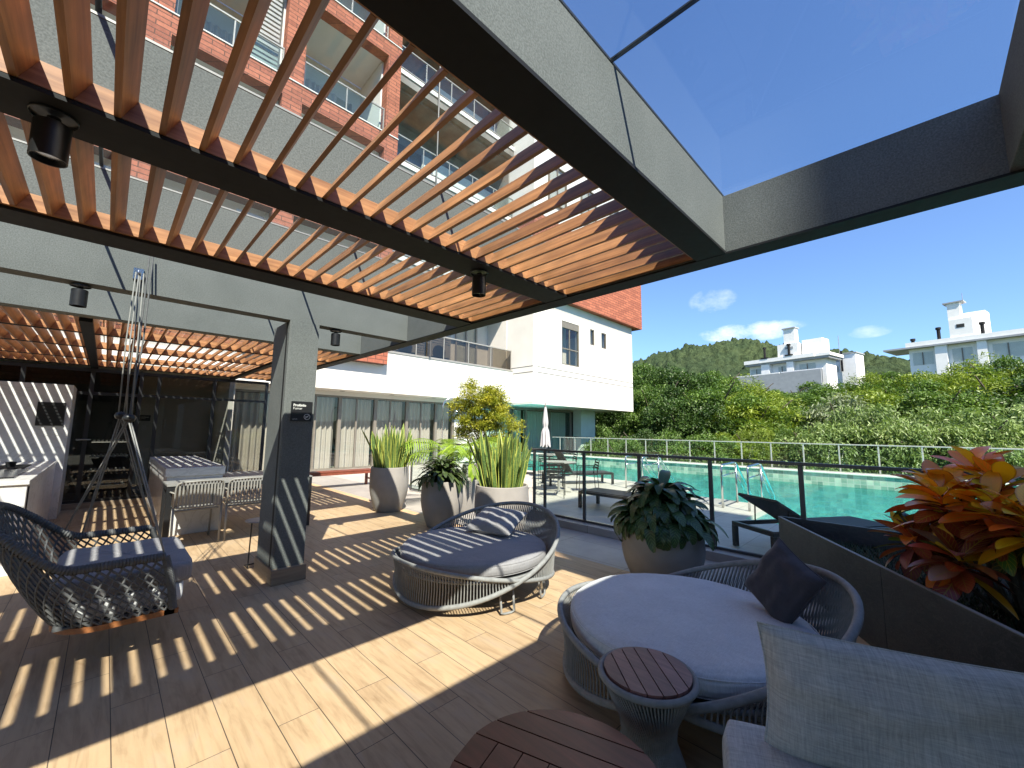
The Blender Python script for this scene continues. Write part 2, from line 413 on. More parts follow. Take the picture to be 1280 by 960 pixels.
M['int_dark'] = plain('dark_interior', (.02, .019, .018), .7, 0, .2, 3)
M['hullwhite'] = plain('house_white_paint', (.82, .82, .80), .85, 0, .05, 1)
M['house_grey'] = plain('house_grey_paint', (.30, .32, .34), .85, 0, .08, 1)
M['wicker_dark'] = plain('black_lounger_mesh', (.02, .022, .026), .6, 0, .2, 30)
M['umbrella'] = plain('grey_umbrella_fabric', (.36, .355, .36), .9, 0, .08, 8)
def m_leaf(name, c0, c1, rough=.45, trans=.25, pattern=None, tint=False, wscale=.35, spec=.4):
    q = NM(name)
    v = q.coord('Object'); a = q.noise(v, wscale*8, 3)
    geo = q.n('ShaderNodeNewGeometry')
    if tint:
        at = q.n('ShaderNodeAttribute', attribute_name='tint'); col = at.outputs['Color']
    else:
        col = q.ramp(a, [(.3, c0), (.7, c1)])  # noise tones also stand in for lit and shaded clumps of foliage
        rnd = q.ramp(geo.outputs['Random Per Island'], [(0, (.65, .7, .6)), (1, (1.3, 1.25, 1.1))])
        col = q.mix(.8, col, rnd, 'MULTIPLY')
    if pattern:
        uv = q.n('ShaderNodeUVMap'); sp = q.n('ShaderNodeSeparateXYZ'); q.l(uv.outputs[0], sp.inputs[0])
        U, V = sp.outputs[0], sp.outputs[1]; av = q.math('ABSOLUTE', q.math('SUBTRACT', V, .5))
        if pattern == 'zebra':
            s = q.math('SINE', q.math('ADD', q.math('MULTIPLY', U, 62), q.math('MULTIPLY', av, -22)))
            col = q.mix(q.ramp(s, [(.45, (.75, .75, .75)), (.75, (0, 0, 0))]), col, (.012, .03, .012))
            col = q.mix(q.ramp(av, [(0, (.6, .6, .6)), (.03, (0, 0, 0))]), col, (.10, .16, .05))
        if pattern == 'croton':
            s = q.math('ABSOLUTE', q.math('SINE', q.math('ADD', q.math('MULTIPLY', U, 26), q.math('MULTIPLY', av, -14))))
            at2 = q.n('ShaderNodeAttribute', attribute_name='tint')
            vein = q.ramp(s, [(0, (1, 1, 1)), (.34, (0, 0, 0))])
            vein2 = q.ramp(av, [(0, (1, 1, 1)), (.045, (0, 0, 0))])
            vm = q.math('MAXIMUM', vein, vein2)
            col = q.mix(q.math('MULTIPLY', vm, at2.outputs['Alpha']), col, (.42, .33, .03))
            edge = q.ramp(av, [(.40, (0, 0, 0)), (.5, (.7, .7, .7))])
            col = q.mix(edge, col, (.20, .03, .015))
        if pattern == 'snake':
            s = q.noise(q.coord('UV', scale=(46, 3, 1)), 1, 3, .6, .6)
            col = q.mix(q.ramp(s, [(.42, (.75, .75, .75)), (.55, (0, 0, 0))]), col, (.035, .075, .03))
            col = q.mix(q.ramp(av, [(.36, (0, 0, 0)), (.40, (1, 1, 1))]), col, (.42, .46, .10))
    q.base(col); q.set(rough, spec=spec)
    if trans:
        t = q.n('ShaderNodeBsdfTranslucent')
        if isinstance(col, tuple): t.inputs[0].default_value = (*col, 1)
        else: q.l(q.mix(1.0, col, (1.5, 1.6, .8), 'MULTIPLY'), t.inputs[0])
        mx = q.n('ShaderNodeMixShader'); mx.inputs[0].default_value = trans
        q.l(q.b.outputs[0], mx.inputs[1]); q.l(t.outputs[0], mx.inputs[2]); q.l(mx.outputs[0], q.o.inputs[0])
    return q.m
M['leaf_mid'] = m_leaf('mid_green_foliage', (.04, .092, .018), (.14, .225, .045))
M['leaf_yel'] = m_leaf('yellow_green_foliage', (.07, .13, .015), (.24, .30, .035))
M['leaf_dark'] = m_leaf('dark_green_foliage', (.022, .052, .012), (.07, .13, .03))
M['leaf_pale'] = m_leaf('pale_green_foliage', (.085, .15, .045), (.24, .32, .12))
M['leaf_grey'] = m_leaf('silvery_foliage', (.11, .15, .09), (.21, .25, .16))
M['leaf_gold'] = m_leaf('golden_shrub_foliage', (.16, .20, .02), (.40, .37, .04))
M['leaf_fern'] = m_leaf('bright_frond_foliage', (.14, .24, .02), (.24, .36, .04))
M['zebra'] = m_leaf('zebra_patterned_leaf', (.065, .12, .045), (.11, .19, .07), .35, .1, 'zebra', spec=.35)
M['reddish'] = m_leaf('bronze_green_leaf', (.05, .07, .03), (.12, .17, .05), .4, .15, 'zebra')
M['snake'] = m_leaf('banded_upright_leaf', (.10, .17, .05), (.16, .24, .07), .4, .12, 'snake')
M['croton'] = m_leaf('variegated_red_yellow_leaf', (.1, .1, .1), (.2, .2, .2), .3, .18, 'croton', tint=True, spec=.5)
M['bark'] = plain('tree_bark', (.10, .08, .06), .9, 0, .3, 8, .6, 30, bdist=.02)
M['grass'] = m_leaf('dark_ground_cover', (.012, .035, .015), (.02, .05, .02), .5, .05)
# ================================================================== SETTING
def struct(name, bm, mat, **k): return tag(bm.build(name, mat, **k), kind='structure')
# ground falls away beyond the pool; far hill is its own terrain
def m_ground():
    q = NM('grassy_ground'); v = q.coord(); a = q.noise(v, .4, 6)
    q.base(q.ramp(a, [(.3, (.035, .055, .018)), (.7, (.075, .085, .035))])); q.set(.95); return q.m
M['ground'] = m_ground()
def gz(x, y):
    # the land rises gently towards the houses
    d = max(0, x - 22)
    return -3.2 + (min(d, 130)*.085 if d else 0)
g = MB()
g.grid(lambda u, v: ((-200+u*2600), (-1500+v*3000), -3.3 if (-200+u*2600) < 16 else gz(-200+u*2600, 0)), 53, 31)
struct('ground', g, M['ground'])
f = MB(); f.box(-9, 4.13, -6, 16.2, -.3, 0); struct('terrace_floor', f, M['floor'])
f = MB(); f.box(4.13, 5.2, -6, 16.2, -.3, -.002); struct('stone_tile_floor', f, M['greytile'])
f = MB()
f.prism([(5.2, -8), (8.1, -8), (8.1, 2.3), (10.0, 2.3), (10.0, 4.6), (11.5, 4.6), (11.5, 16.2), (5.2, 16.2)], -.4, -.004); struct('pool_deck', f, M['decktile'])
# pool basin
f = MB()
f.box(8.0, 16.3, -9, 18, -1.55, -1.4)
struct('pool_floor', f, M['poolfloor'])
f = MB()
f.box(9.7, 9.996, 2.0, 4.6, -1.4, -.41); f.box(7.8, 8.096, -8, 2.29, -1.4, -.41); f.box(8.1, 9.69, 2.31, 2.5, -1.4, -.41); f.box(11.2, 11.496, 4.6, 16, -1.4, -.41)
struct('pool_side', f, M['poolfloor'])
f = MB(); f.box(16.15, 16.4, -9, 18, -1.4, .27); struct('pool_tile_wall', f, M['pooltile'])
f = MB(); f.box(16.1, 16.5, -9, 18, .272, .31); struct('pool_coping', f, M['soffit'])
f = MB()
f.prism([(8.098, -9), (16.152, -9), (16.152, 18), (11.498, 18), (11.498, 4.6), (9.998, 4.6), (9.998, 2.302), (8.098, 2.302)], -.101, -.1)
w = f.build('pool_water', M['water']); tag(w, kind='structure')
f = MB(); f.box(9.1, 9.98, 2.95, 4.1, -.003, .012); struct('stone_landing', f, M['greytile'])
# hills
def m_hill():
    q = NM('forested_hill'); v = q.coord(); a = q.noise(v, .018, 8, .7); b = q.noise(v, .22, 6, .75)
    col = q.ramp(a, [(.3, (.034, .062, .034)), (.7, (.080, .112, .052))])
    col = q.mix(.9, col, q.ramp(b, [(.32, (.4, .45, .45)), (.65, (1.35, 1.3, 1.2))]), 'MULTIPLY')
    q.base(col); q.set(.95, spec=.1); q.bump(b, 1, 6); return q.m
M['hill'] = m_hill()
from mathutils import noise as mn
prof = [(-400, 30), (-40, 70), (30, 97), (62, 107), (97, 121), (144, 133), (226, 148), (297, 141), (368, 137), (430, 127), (460, 123), (600, 118), (1000, 80)]
def hz(t):
    for (a, za), (b, zb) in zip(prof, prof[1:]):
        if a <= t <= b:
            k = (t-a)/(b-a); return za+(zb-za)*k
    return 30
def hillf(u, v):
    t = -380+u*1300            # along the ridge (to the right in view)
    s = -330+v*520             # depth about the ridge line
    base = hz(t)
    k = max(0, 1-abs(s)/340.0); z_ = base*(k**.8)
    n = mn.noise(Vector((t*.012, s*.012, 3)))*16*(1-k**6) + mn.noise(Vector((t*.05, s*.05, 1)))*5 + abs(mn.noise(Vector((t*.09, s*.09, 5))))*16 + abs(mn.noise(Vector((t*.2, s*.2, 7))))*6 - 6
    o = Vector((500, 340, 0)); ax = Vector((.765, -.643, 0)); dp = Vector((.643, .765, 0))
    p = o + ax*t + dp*s
    return (p.x, p.y, z_ + n - 4)
h = MB(); h.grid(hillf, 560, 170); tag(h.build('hill', M['hill'], smooth='all'), kind='structure')

# ================================================================== PERGOLA
ZB, ZT = 2.6, 2.965
perg = empty('pergola', (0, 0, 0), 'dark grey concrete pergola over the wood-look terrace with glass panels and wooden slats', 'pergola')
XL = -7.5
def beam(x0, x1, y0, y1, z0=ZB, z1=ZT):
    b = MB(); b.box(x0, x1, y0, y1, z0, z1, bev=.002); return b.build('beam', M['concrete'], perg)
beam(XL, 2.6, .77, .93); beam(XL, 2.6, -.50, -.34)
beam(XL, 2.6, 1.985, 2.19); beam(XL, 2.6, 3.215, 3.42)
beam(XL, 2.6, 4.5, 4.655); beam(XL, 2.6, 5.83, 5.99)
beam(2.601, 2.735, -2.2, 10.86)          # the long edge beam
# dark steel channels under the slat bays
ch = MB()
for (a, b) in ((1.965, 2.2), (3.2, 3.43)):
    ch.box(XL, 2.58, a, b, ZB-.012, ZB+.004)
ch.box(XL, 2.598, .765, .94, ZB-.012, ZB+.004)
ch.box(2.592, 2.742, -2.2, 10.86, ZB-.014, ZB-.002)
for y in (7.02, 8.3, 9.7): ch.box(XL, 2.598, y-.03, y+.03, 2.60, 2.66)
for x in (-.24, 1.93): ch.box(x-.05, x+.05, 5.99, 10.86, 2.56, 2.60)
ch.box(XL, 2.598, 10.78, 10.86, 2.60, 2.70)
ch.build('steel_channel', M['steel'], perg)
# slat panels
def slat_panel(y0, y1, x0, x1, ph, pitch=.12, th=.019, hh=.092, lean=.040):
    f = MB()
    f.box(x0, x1, y0, y0+.02, ZB+.006, ZB+.094); f.box(x0, x1, y1-.02, y1, ZB+.006, ZB+.094)
    fr = f.build('slat_frame', M['slatx'], perg)
    b = MB(); k0 = math.ceil((x0-ph)/pitch); x = ph-.001+k0*pitch; rnd = random.Random(int(y0*10))
    while x < x1-th:
        j = rnd.uniform(-.0025, .0025); e = .0025
        b.prism([(x+j, ZB+.005), (x+th+j, ZB+.005), (x+th+j+lean, ZB+hh), (x+j+lean, ZB+hh)], -(y1-.021), -(y0+.021), M=Matrix.Rotation(R(90), 4, 'X'))
        x += pitch
    b.box(x1+.001, x1+.02, y0, y1, ZB+.006, ZB+.094)
    b.build('slats', M['slat'], perg)
slat_panel(.941, 1.984, XL, 2.565, .045); slat_panel(2.201, 3.199, XL, 2.565, .040)
for (a, b) in ((5.991, 6.989), (7.051, 8.269), (8.331, 9.669), (9.731, 10.779)): slat_panel(a, b, XL, 2.565, .03)
# glass roof with thin joints
seams = [-7.4, -5.9, -4.45, -3.0, -1.6, -.15, 1.32, 2.72]
bays = [(-.36, .79), (.79, 2.09), (2.09, 3.32), (3.32, 4.58), (4.58, 5.91), (5.91, 8.3), (8.3, 10.8)]
for (y0, y1) in bays:
    for a, b in zip(seams, seams[1:]):
        p = MB(); p.box(a+.006, b-.006, y0+.004, y1-.004, ZT+.012, ZT+.022); p.build('roof_glass', M['roofglass'], perg)
j = MB()
for s_ in seams[1:-1]: j.box(s_-.009, s_+.009, -.36, 10.8, ZT+.0235, ZT+.031)
for (y0, y1) in bays[1:]: j.box(XL, 2.735, y0-.012, y0+.012, ZT+.0235, ZT+.034)
j.box(2.70, 2.745, -2.2, 10.8, ZT+.0235, ZT+.034)
j.build('glazing_bar', M['black'], perg)
fl = MB()
for y in (1.983, 3.213): fl.box(XL, 2.6, y, y+.19, ZT+.001, ZT+.011)
fl.build('flashing', M['alu'], perg)
# solid roof behind the photographer
rf = MB(); rf.box(XL, 2.6, -5.5, -.501, 2.62, 2.96); rf.build('roof_slab', M['concrete'], perg)
rw = MB(); rw.box(XL, 2.6, -5.6, -5.5, 0, 2.62); rw.build('shade_wall', M['int_wall'], perg)  # unseen wall added to deepen the terrace shade and fill glass reflections
# column
col = MB()
col.prism([(1.262, 4.49), (1.535, 4.49), (1.535, 5.05), (1.250, 5.05), (1.250, 4.502)], .145, ZB-.001); co = col.build('column', M['concrete'], perg)
pl = MB(); pl.box(1.235, 1.552, 4.455, 5.07, 0, .143, bev=.004)
def m_plinth():
    q = NM('wood_tile_plinth'); v = q.coord(scale=(3, 3, 30)); a = q.noise(v, 1, 5, .6, .5)
    q.base(q.ramp(a, [(.3, (.21, .145, .095)), (.7, (.34, .25, .165))])); q.set(.55); return q.m
M['plinth'] = m_plinth()
pl.build('plinth', M['plinth'], perg)
# groove on the column faces
gr = MB(); gr.box(1.2475, 1.2499, 4.56, 4.60, .15, ZB-.01); gr.build('groove', M['steel'], perg)

# spotlights
def spotlight(x, y, label):
    t = empty('ceiling_spotlight', (x, y, ZB-.013), label, 'spotlight', 'cylinder spotlights under the pergola')
    b = MB(); b.lathe([(.0, 0), (.062, 0), (.062, -.006), (.06, -.008)], 32); b.build('ceiling_plate', M['black'], t, smooth=True)
    b = MB(); b.lathe([(.018, -.008), (.018, -.03), (.042, -.032), (.048, -.036), (.048, -.165), (.044, -.165), (.044, -.14), (0, -.14)], 36)
    b.build('housing', M['black'], t, smooth=True)
    b = MB(); b.lathe([(0, -.150), (.040, -.150), (.043, -.150)], 32); b.build('lens', M['inox'], t, smooth=True)
    return t
spotlight(-.225, 2.09, 'large black cylinder spotlight nearest at the top left, under the slatted bay')
spotlight(1.745, 2.09, 'black cylinder spotlight under the pergola beam near its right corner')
spotlight(-.236, 4.578, 'black spotlight on the second beam, left of the swing ropes')
spotlight(1.745, 4.578, 'small black spotlight just right of the column')

# no-smoking sign on the column
t = empty('no_smoking_sign', (1.4315, 4.4885, 1.665), 'black no-smoking sign with white lettering on the column', 'sign')
b = MB(); b.box(-.088, .062, -.006, 0, -.075, .078, bev=.0008)
sp = b.build('sign_plate', M['black'], t); t.scale = (1.36, 1, 1.32)
def text(body, x, z, size, parent, y=-.0075, bold=0, mat=None):
    c = bpy.data.curves.new('lettering', 'FONT'); c.body = body; c.size = size; c.extrude = .0004; c.offset = bold
    o = bpy.data.objects.new('tmp', c); C.objects.link(o)
    bpy.context.view_layer.update()
    me = bpy.data.meshes.new_from_object(o.evaluated_get(bpy.context.evaluated_depsgraph_get()))
    bpy.data.objects.remove(o); me.materials.clear(); me.materials.append(mat or M['white'])
    r = bpy.data.objects.new('lettering', me); C.objects.link(r); r.parent = parent
    r.location = (x, y, z); r.rotation_euler = (R(90), 0, 0); return r
text('Proibido', -.074, .040, .026, t, bold=.0009); text('Fumar', -.074, .016, .025, t)
text('Lei 9.294', -.074, -.062, .009, t)
b = MB()
cx, cz = .027, -.040
b.tube([(cx+.021*math.cos(a), -.0078, cz+.021*math.sin(a)) for a in [k*math.pi/18 for k in range(36)]], .0022, 5, closed=True)
b.tube([(cx-.014, -.0078, cz-.014), (cx+.014, -.0078, cz+.014)], .002, 5)
b.box(cx-.013, cx+.008, -.0085, -.0068, cz-.003, cz+.002); b.tube([(cx+.006, -.0078, cz+.004), (cx+.011, -.0078, cz+.010)], .0012, 4)
b.build('emblem', M['white'], t)

# ================================================================== RAILINGS
def railing(name, axis, fixed, a, b, posts, label, mat, z0=.11, z1=1.19, pw=.045, railw=.05, bottom=True, cat='railing', endpost=None):
    t = empty(name, (0, 0, 0), label, cat)
    def bx(mb, p0, p1, w, za, zb, bev=0):
        if axis == 'y': mb.box(fixed-w/2, fixed+w/2, p0, p1, za, zb, bev=bev)
        else: mb.box(p0, p1, fixed-w/2, fixed+w/2, za, zb, bev=bev)
    m_ = MB(); bx(m_, a, b, railw, z1-.035, z1, .004); m_.build('handrail', mat, t)
    if bottom: m_ = MB(); bx(m_, a, b, .04, z0, z0+.03, .003); m_.build('bottom_rail', mat, t)
    for p in posts:
        m_ = MB(); bx(m_, p-pw/2, p+pw/2, pw*.8, z0-.005, z1-.036, .003); m_.build('post', mat, t)
    ps = sorted(set([a]+list(posts)+[b]))
    for p, q in zip(ps, ps[1:]):
        if q-p < .2: continue
        m_ = MB(); bx(m_, p+pw/2+.004, q-pw/2-.004, .008, z0+.032, z1-.05); m_.build('glass_panel', M['glass'], t)
    return t
railing('pool_railing', 'y', 5.35, -3.0, 4.86, [4.80, 4.56, 3.76, 2.83, 1.88, .95, 0, -.95, -1.9, -2.85], 'graphite glass railing between the terrace and the pool, in front of the loungers', M['rail'])
railing('pool_railing', 'y', 5.5, 6.7, 9.1, [6.75, 7.9, 9.05], 'short glass railing behind the potted plants, near the curtained doors', M['rail'], z0=.02)
railing('pool_railing', 'y', 16.3, -6, 13.4, [-5.5+.92*k for k in range(21)], 'long pale glass railing on the far edge of the pool, before the trees', M['rail_lt'], z0=.31, z1=1.19, pw=.038, railw=.045)
k = MB(); k.box(5.19, 5.50, -3, 4.9, 0, .105, bev=.004); tag(k.build('kerb', M['greytile']), kind='structure')

# ================================================================== BACK WALL: kitchen side
# free-standing marble wall behind the barbecue counter
t = empty('kitchen_wall', (-.43, 9.9, 0), 'white marble kitchen wall with a black louvred vent, at the left', 'wall')
b = MB(); b.box(-3.0, 0, 0, 1.0, 0, 2.16, bev=.004); b.build('wall_panel', M['marble'], t)
v = MB(); v.box(-.365, -.06, -.02, -.001, 1.485, 1.862); 
for i in range(7): v.box(-.36, -.065, -.035, -.021, 1.50+i*.052, 1.524+i*.052)
v.build('vent', M['black'], t)
v = MB()
for x in (-.30, -.21, -.12): v.box(x-.02, x+.02, -.006, -.001, 1.33, 1.40, bev=.001)
v.build('switch', M['white'], t)
# counter with sink and grill
t = empty('kitchen_counter', (-.5, 6.5, 0), 'white outdoor kitchen counter with a black cooktop hood at the left edge', 'counter')
b = MB(); b.box(-1.6, -.015, .02, 3.38, .0, .885, bev=.003); b.build('cabinet', M['marble'], t)
b = MB(); b.box(-1.65, .0, 0, 3.385, .887, .93, bev=.004); b.build('worktop', M['marble'], t)
b = MB(); b.box(-1.2, -.14, .35, 1.5, .931, .945, bev=.003); b.build('cooktop', M['black_gloss'], t)
b = MB(); b.box(-1.15, -.2, 1.75, 2.5, .931, .94); b.lathe([(.04, .94), (.05, 1.0), (.0, 1.01)], 16, (-.35, 2.1)); b.build('grill', M['steel'], t)
b = MB(); b.tube([(-.6, 2.9, .93), (-.6, 2.9, 1.2), (-.6, 2.85, 1.27), (-.6, 2.72, 1.28), (-.6, 2.7, 1.22)], .014, 10); b.build('tap', M['black'], t, smooth=True)
b = MB(); b.box(-.014, -.006, .10, .13, .05, .86); b.build('cabinet_gap', M['black'], t)

# glazed partition with black frames
YP = 10.9
t = empty('glass_partition', (0, YP, 0), 'black framed glass partition with a door behind the kitchen', 'partition')
fr = MB()
fr.box(-3.2, 2.66, -.03, .03, 2.50, 2.56); fr.box(-3.2, 2.66, -.028, .028, 2.07, 2.12)
for x in (-1.09, -.25, .43, .70, 1.62, 2.63): fr.box(x-.03, x+.03, -.031, .031, .10, 2.50)
fr.box(-3.2, 2.66, -.029, .029, .10, .15)
fr.build('frame', M['black'], t)
xs = [-3.2, -1.09, -.25, .43, .70, 1.62, 2.63]
for a, b_ in zip(xs, xs[1:]):
    for (za, zb) in ((.15, 2.07), (2.12, 2.50)):
        p = MB(); p.box(a+.03, b_-.03, -.004, .004, za+.001, zb-.001); p.build('pane', M['darkglass'], t)
p = MB(); p.box(-.36, -.30, -.07, -.032, 1.22, 1.25); p.box(-.36, -.17, -.095, -.07, 1.225, 1.25, bev=.004); p.build('door_handle', M['inox'], t)
p = MB(); p.box(-3.2, 2.66, -.10, .12, 0, .099, bev=.003); p.build('sill', M['plinth'], t)
# hall behind the glass
t = empty('entrance_hall', (0, YP, 0), 'dim hall behind the black glass partition with beige wall', 'room')
b = MB(); b.box(.5, 2.0, 2.4, 2.5, .0, 2.9); b.box(2.0, 2.1, .6, 2.5, 0, 2.9)
b.build('wall', M['int_wall'], t)
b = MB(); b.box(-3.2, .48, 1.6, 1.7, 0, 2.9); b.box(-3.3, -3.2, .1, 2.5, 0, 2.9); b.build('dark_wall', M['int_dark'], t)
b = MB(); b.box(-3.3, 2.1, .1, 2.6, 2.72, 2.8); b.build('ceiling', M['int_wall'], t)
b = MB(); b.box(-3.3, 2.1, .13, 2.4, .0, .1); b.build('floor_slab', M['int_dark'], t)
b = MB()
for k in range(4):
    b.box(-.18, .40, 1.3, 1.55, .24+k*.30, .26+k*.30)
    for i in range(9): b.lathe([(.0, .265+k*.3), (.022, .265+k*.3), (.022, .30+k*.3), (.0, .31+k*.3)], 8, (-.14+i*.062, 1.38))
b.build('shelf', M['alu'], t)
t2 = empty('intercom', (1.0, 13.29, 1.45), 'small white intercom handset on the beige wall behind the glass', 'intercom')
b = MB(); b.box(0, .07, -.04, 0, 0, .22, bev=.012); b.build('handset', M['white'], t2)
b = MB(); b.tube([(.03, -.03, 0), (.01, -.03, -.09), (.05, -.03, -.12), (.06, -.03, -.03)], .005, 6); b.build('cord', M['white'], t2)
t2 = empty('wall_sign', (.56, 13.29, 1.62), 'small black sign above a switch on the wall behind the glass', 'sign')
b = MB(); b.box(0, .2, -.01, 0, 0, .14); b.build('sign_plate', M['black'], t2)
b = MB(); b.box(.03, .17, -.012, -.0105, .08, .10); b.box(.03, .11, -.012, -.0105, .05, .06); b.build('lettering', M['white'], t2)
b = MB(); b.box(.06, .14, -.015, 0, -.22, -.1); b.build('switch', M['white'], t2)
# ================================================================== MAIN BUILDING
bd = empty('apartment_building', (0, 14, 0), 'white and red brick apartment block with curtained ground floor doors', 'building')
def bpart(name, mat, *boxes, **k):
    b = MB()
    for q in boxes: b.box(*q)
    return b.build(name, M[mat], bd, **k)
# (coordinates local to y=14)
ZS = [4.45+4.0*k for k in range(6)]
# ground floor
bpart('soffit', 'soffit', (1.0, 14.3, .302, 4.0, 2.86, 2.95))
bpart('slab_face', 'white', (-10, 14.235, .3, .6, 2.90, 4.42))
bpart('slab_cap', 'alu', (7.32, 14.23, .27, .6, 4.421, 4.46))
bpart('downlight', 'black', *[(x, x+.14, .9, 1.04, 2.853, 2.859) for x in (4.2, 6.0, 8.0, 10.0)])
# curtained sliding doors along y = 15.2
dz = 2.70
fr = MB(); xs = [2.75, 4.7, 6.1, 7.5, 8.9, 10.35, 11.3]
fr.box(2.7, 11.35, 1.16, 1.26, dz-.07, dz); fr.box(2.7, 11.35, 1.16, 1.26, 0, .06)
for x in xs: fr.box(x-.06, x+.06, 1.15, 1.27, .06, dz-.07)
for x in (5.25, 6.75, 8.15, 9.6): fr.box(x-.03, x+.03, 1.19, 1.25, .06, dz-.07)
fr.build('door_frame', M['frame_al'], bd)
for a, b_ in zip(xs, xs[1:]):
    p = MB(); p.box(a+.06, b_-.06, 1.205, 1.213, .06, dz-.07); p.build('door_glass', M['winglass'], bd)
def curtain(x0, x1, y, z0, z1, parent, amp=.06, pitch=.19, phase=0):
    n = int((x1-x0)/pitch*12); c = MB()
    c.grid(lambda u, v: (x0+(x1-x0)*u, y+amp*math.sin((x0+(x1-x0)*u)/pitch*2*math.pi+phase+.6*math.sin(u*17))*(1-.25*v), z0+(z1-z0)*v), n, 4)
    return c.build('curtain', M['curtain'], parent, smooth='all')
for a, b_ in zip(xs[:-1], xs[1:]): curtain(a+.1, b_-.1, 1.40, .02, dz-.08, bd, phase=a)
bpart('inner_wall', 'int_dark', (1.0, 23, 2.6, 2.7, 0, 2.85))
bpart('wall_pier', 'white', (2.2, 2.69, .62, 1.3, 0, 2.86)); bpart('wall_pier', 'white', (11.36, 13.2, 1.15, 1.3, 0, 2.86))
bpart('header', 'white', (2.7, 11.35, 1.15, 1.28, dz+.001, 2.859))
# right part under the overhang: green tinted curtained glass
xs2 = [13.2, 15.2, 16.2, 18.2, 20.2]
fr = MB(); fr.box(13.2, 20.2, 1.15, 1.25, 2.6, 2.7)
for x in xs2: fr.box(x-.06, x+.06, 1.14, 1.26, 0, 2.6)
fr.build('door_frame', M['frame_al'], bd)
M['greenglass'] = glass_mat('green_tinted_glass', (.85, .94, .91), 1, 0, 1.4)
for a, b_ in zip(xs2, xs2[1:]):
    p = MB(); p.box(a+.06, b_-.06, 1.2, 1.208, 0, 2.6); p.build('door_glass', M['greenglass'], bd)
    curtain(a+.1, b_-.1, 1.45, .02, 2.58, bd, pitch=.22)
M['mint'] = plain('pale_mint_panel', (.50, .62, .57), .35, 0, .05, 3)
bpart('pier', 'mint', (20.5, 22.0, .6, 1.2, 0, 2.80))
# white box on the right, y 12.9 .. 
X0, X1, Y0, Z0, Z1 = 14.24, 23.8, -1.1, 2.82, 8.2
bpart('wall', 'white', (X0, 16.46, Y0, Y0+.25, Z0, Z1), (16.46, 18.0, Y0, Y0+.25, Z0, 4.93), (16.46, 18.0, Y0, Y0+.25, 7.27, Z1),
      (18.0, 19.05, Y0, Y0+.25, Z0, Z1), (19.05, 19.5, Y0, Y0+.25, Z0, 6.36), (19.05, 19.5, Y0, Y0+.25, 7.29, Z1),
      (19.5, 20.2, Y0, Y0+.25, Z0, Z1), (20.2, 20.75, Y0, Y0+.25, Z0, 6.34), (20.2, 20.75, Y0, Y0+.25, 7.29, Z1), (20.75, X1, Y0, Y0+.25, Z0, Z1),
      (X0, X0+.25, Y0+.25, 6, Z0, Z1), (X1-.25, X1, Y0+.25, 8, Z0, Z1))
bpart('soffit', 'soffit', (X0+.01, X1-.01, Y0+.01, 8, Z0-.06, Z0-.001))
gb = MB()
for z_ in (4.58, 4.30):
    gb.box(X0+.3, X1, Y0-.004, Y0-.0005, z_-.018, z_+.018); gb.box(X0-.004, X0-.0005, Y0, 1.5, z_-.018, z_+.018)
gb.box(X0+.3, X1-.4, Y0-.004, Y0-.0005, 7.72, 7.74)
gb.build('joint_line', M['groove'], bd)
def window(x0, x1, z0, z1, y, mull=None, trans=None, curt=False, dark='int_dark', shutter=0):
    w = MB(); e = .055
    w.box(x0, x1, y+.02, y+.12, z1-e-shutter, z1); w.box(x0, x1, y+.02, y+.12, z0, z0+e)
    w.box(x0, x0+e, y+.02, y+.12, z0+e, z1-e-shutter); w.box(x1-e, x1, y+.02, y+.12, z0+e, z1-e-shutter)
    if mull: w.box(mull-.03, mull+.03, y+.05, y+.1, z0+e, z1-e-shutter)
    if trans: w.box(x0+e, x1-e, y+.03, y+.11, trans-.03, trans+.03)
    o = w.build('window', M['frame_al'], bd)
    p = MB(); p.box(x0+e, x1-e, y+.07, y+.078, z0+e, z1-e-shutter); p.build('pane', M['winglass'], o)
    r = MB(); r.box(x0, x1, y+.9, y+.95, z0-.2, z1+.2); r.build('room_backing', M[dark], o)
    if curt: 
        c = curtain(x0+.05, x1-.05, y+.3, z0, z1, o, pitch=.2)
    return o
window(16.46, 18.0, 4.93, 7.27, Y0, mull=17.2, trans=5.8, shutter=.3, dark='int_wall')
window(19.05, 19.5, 6.36, 7.29, Y0); window(20.2, 20.75, 6.34, 7.29, Y0)
# brick volume above, then white floors to the top
bpart('brick_band', 'brick', (X0-.35, X1+.75, Y0-.35, 8, Z1, 12.2))
bpart('upper_wall', 'white', (X0, X1+.3, Y0, 8, 12.201, 26))
for k in range(3):
    for xx in (15.3, 18.2, 21.3): window(xx, xx+1.5, 13.4+4*k, 15.6+4*k, Y0-.145, mull=xx+.75)
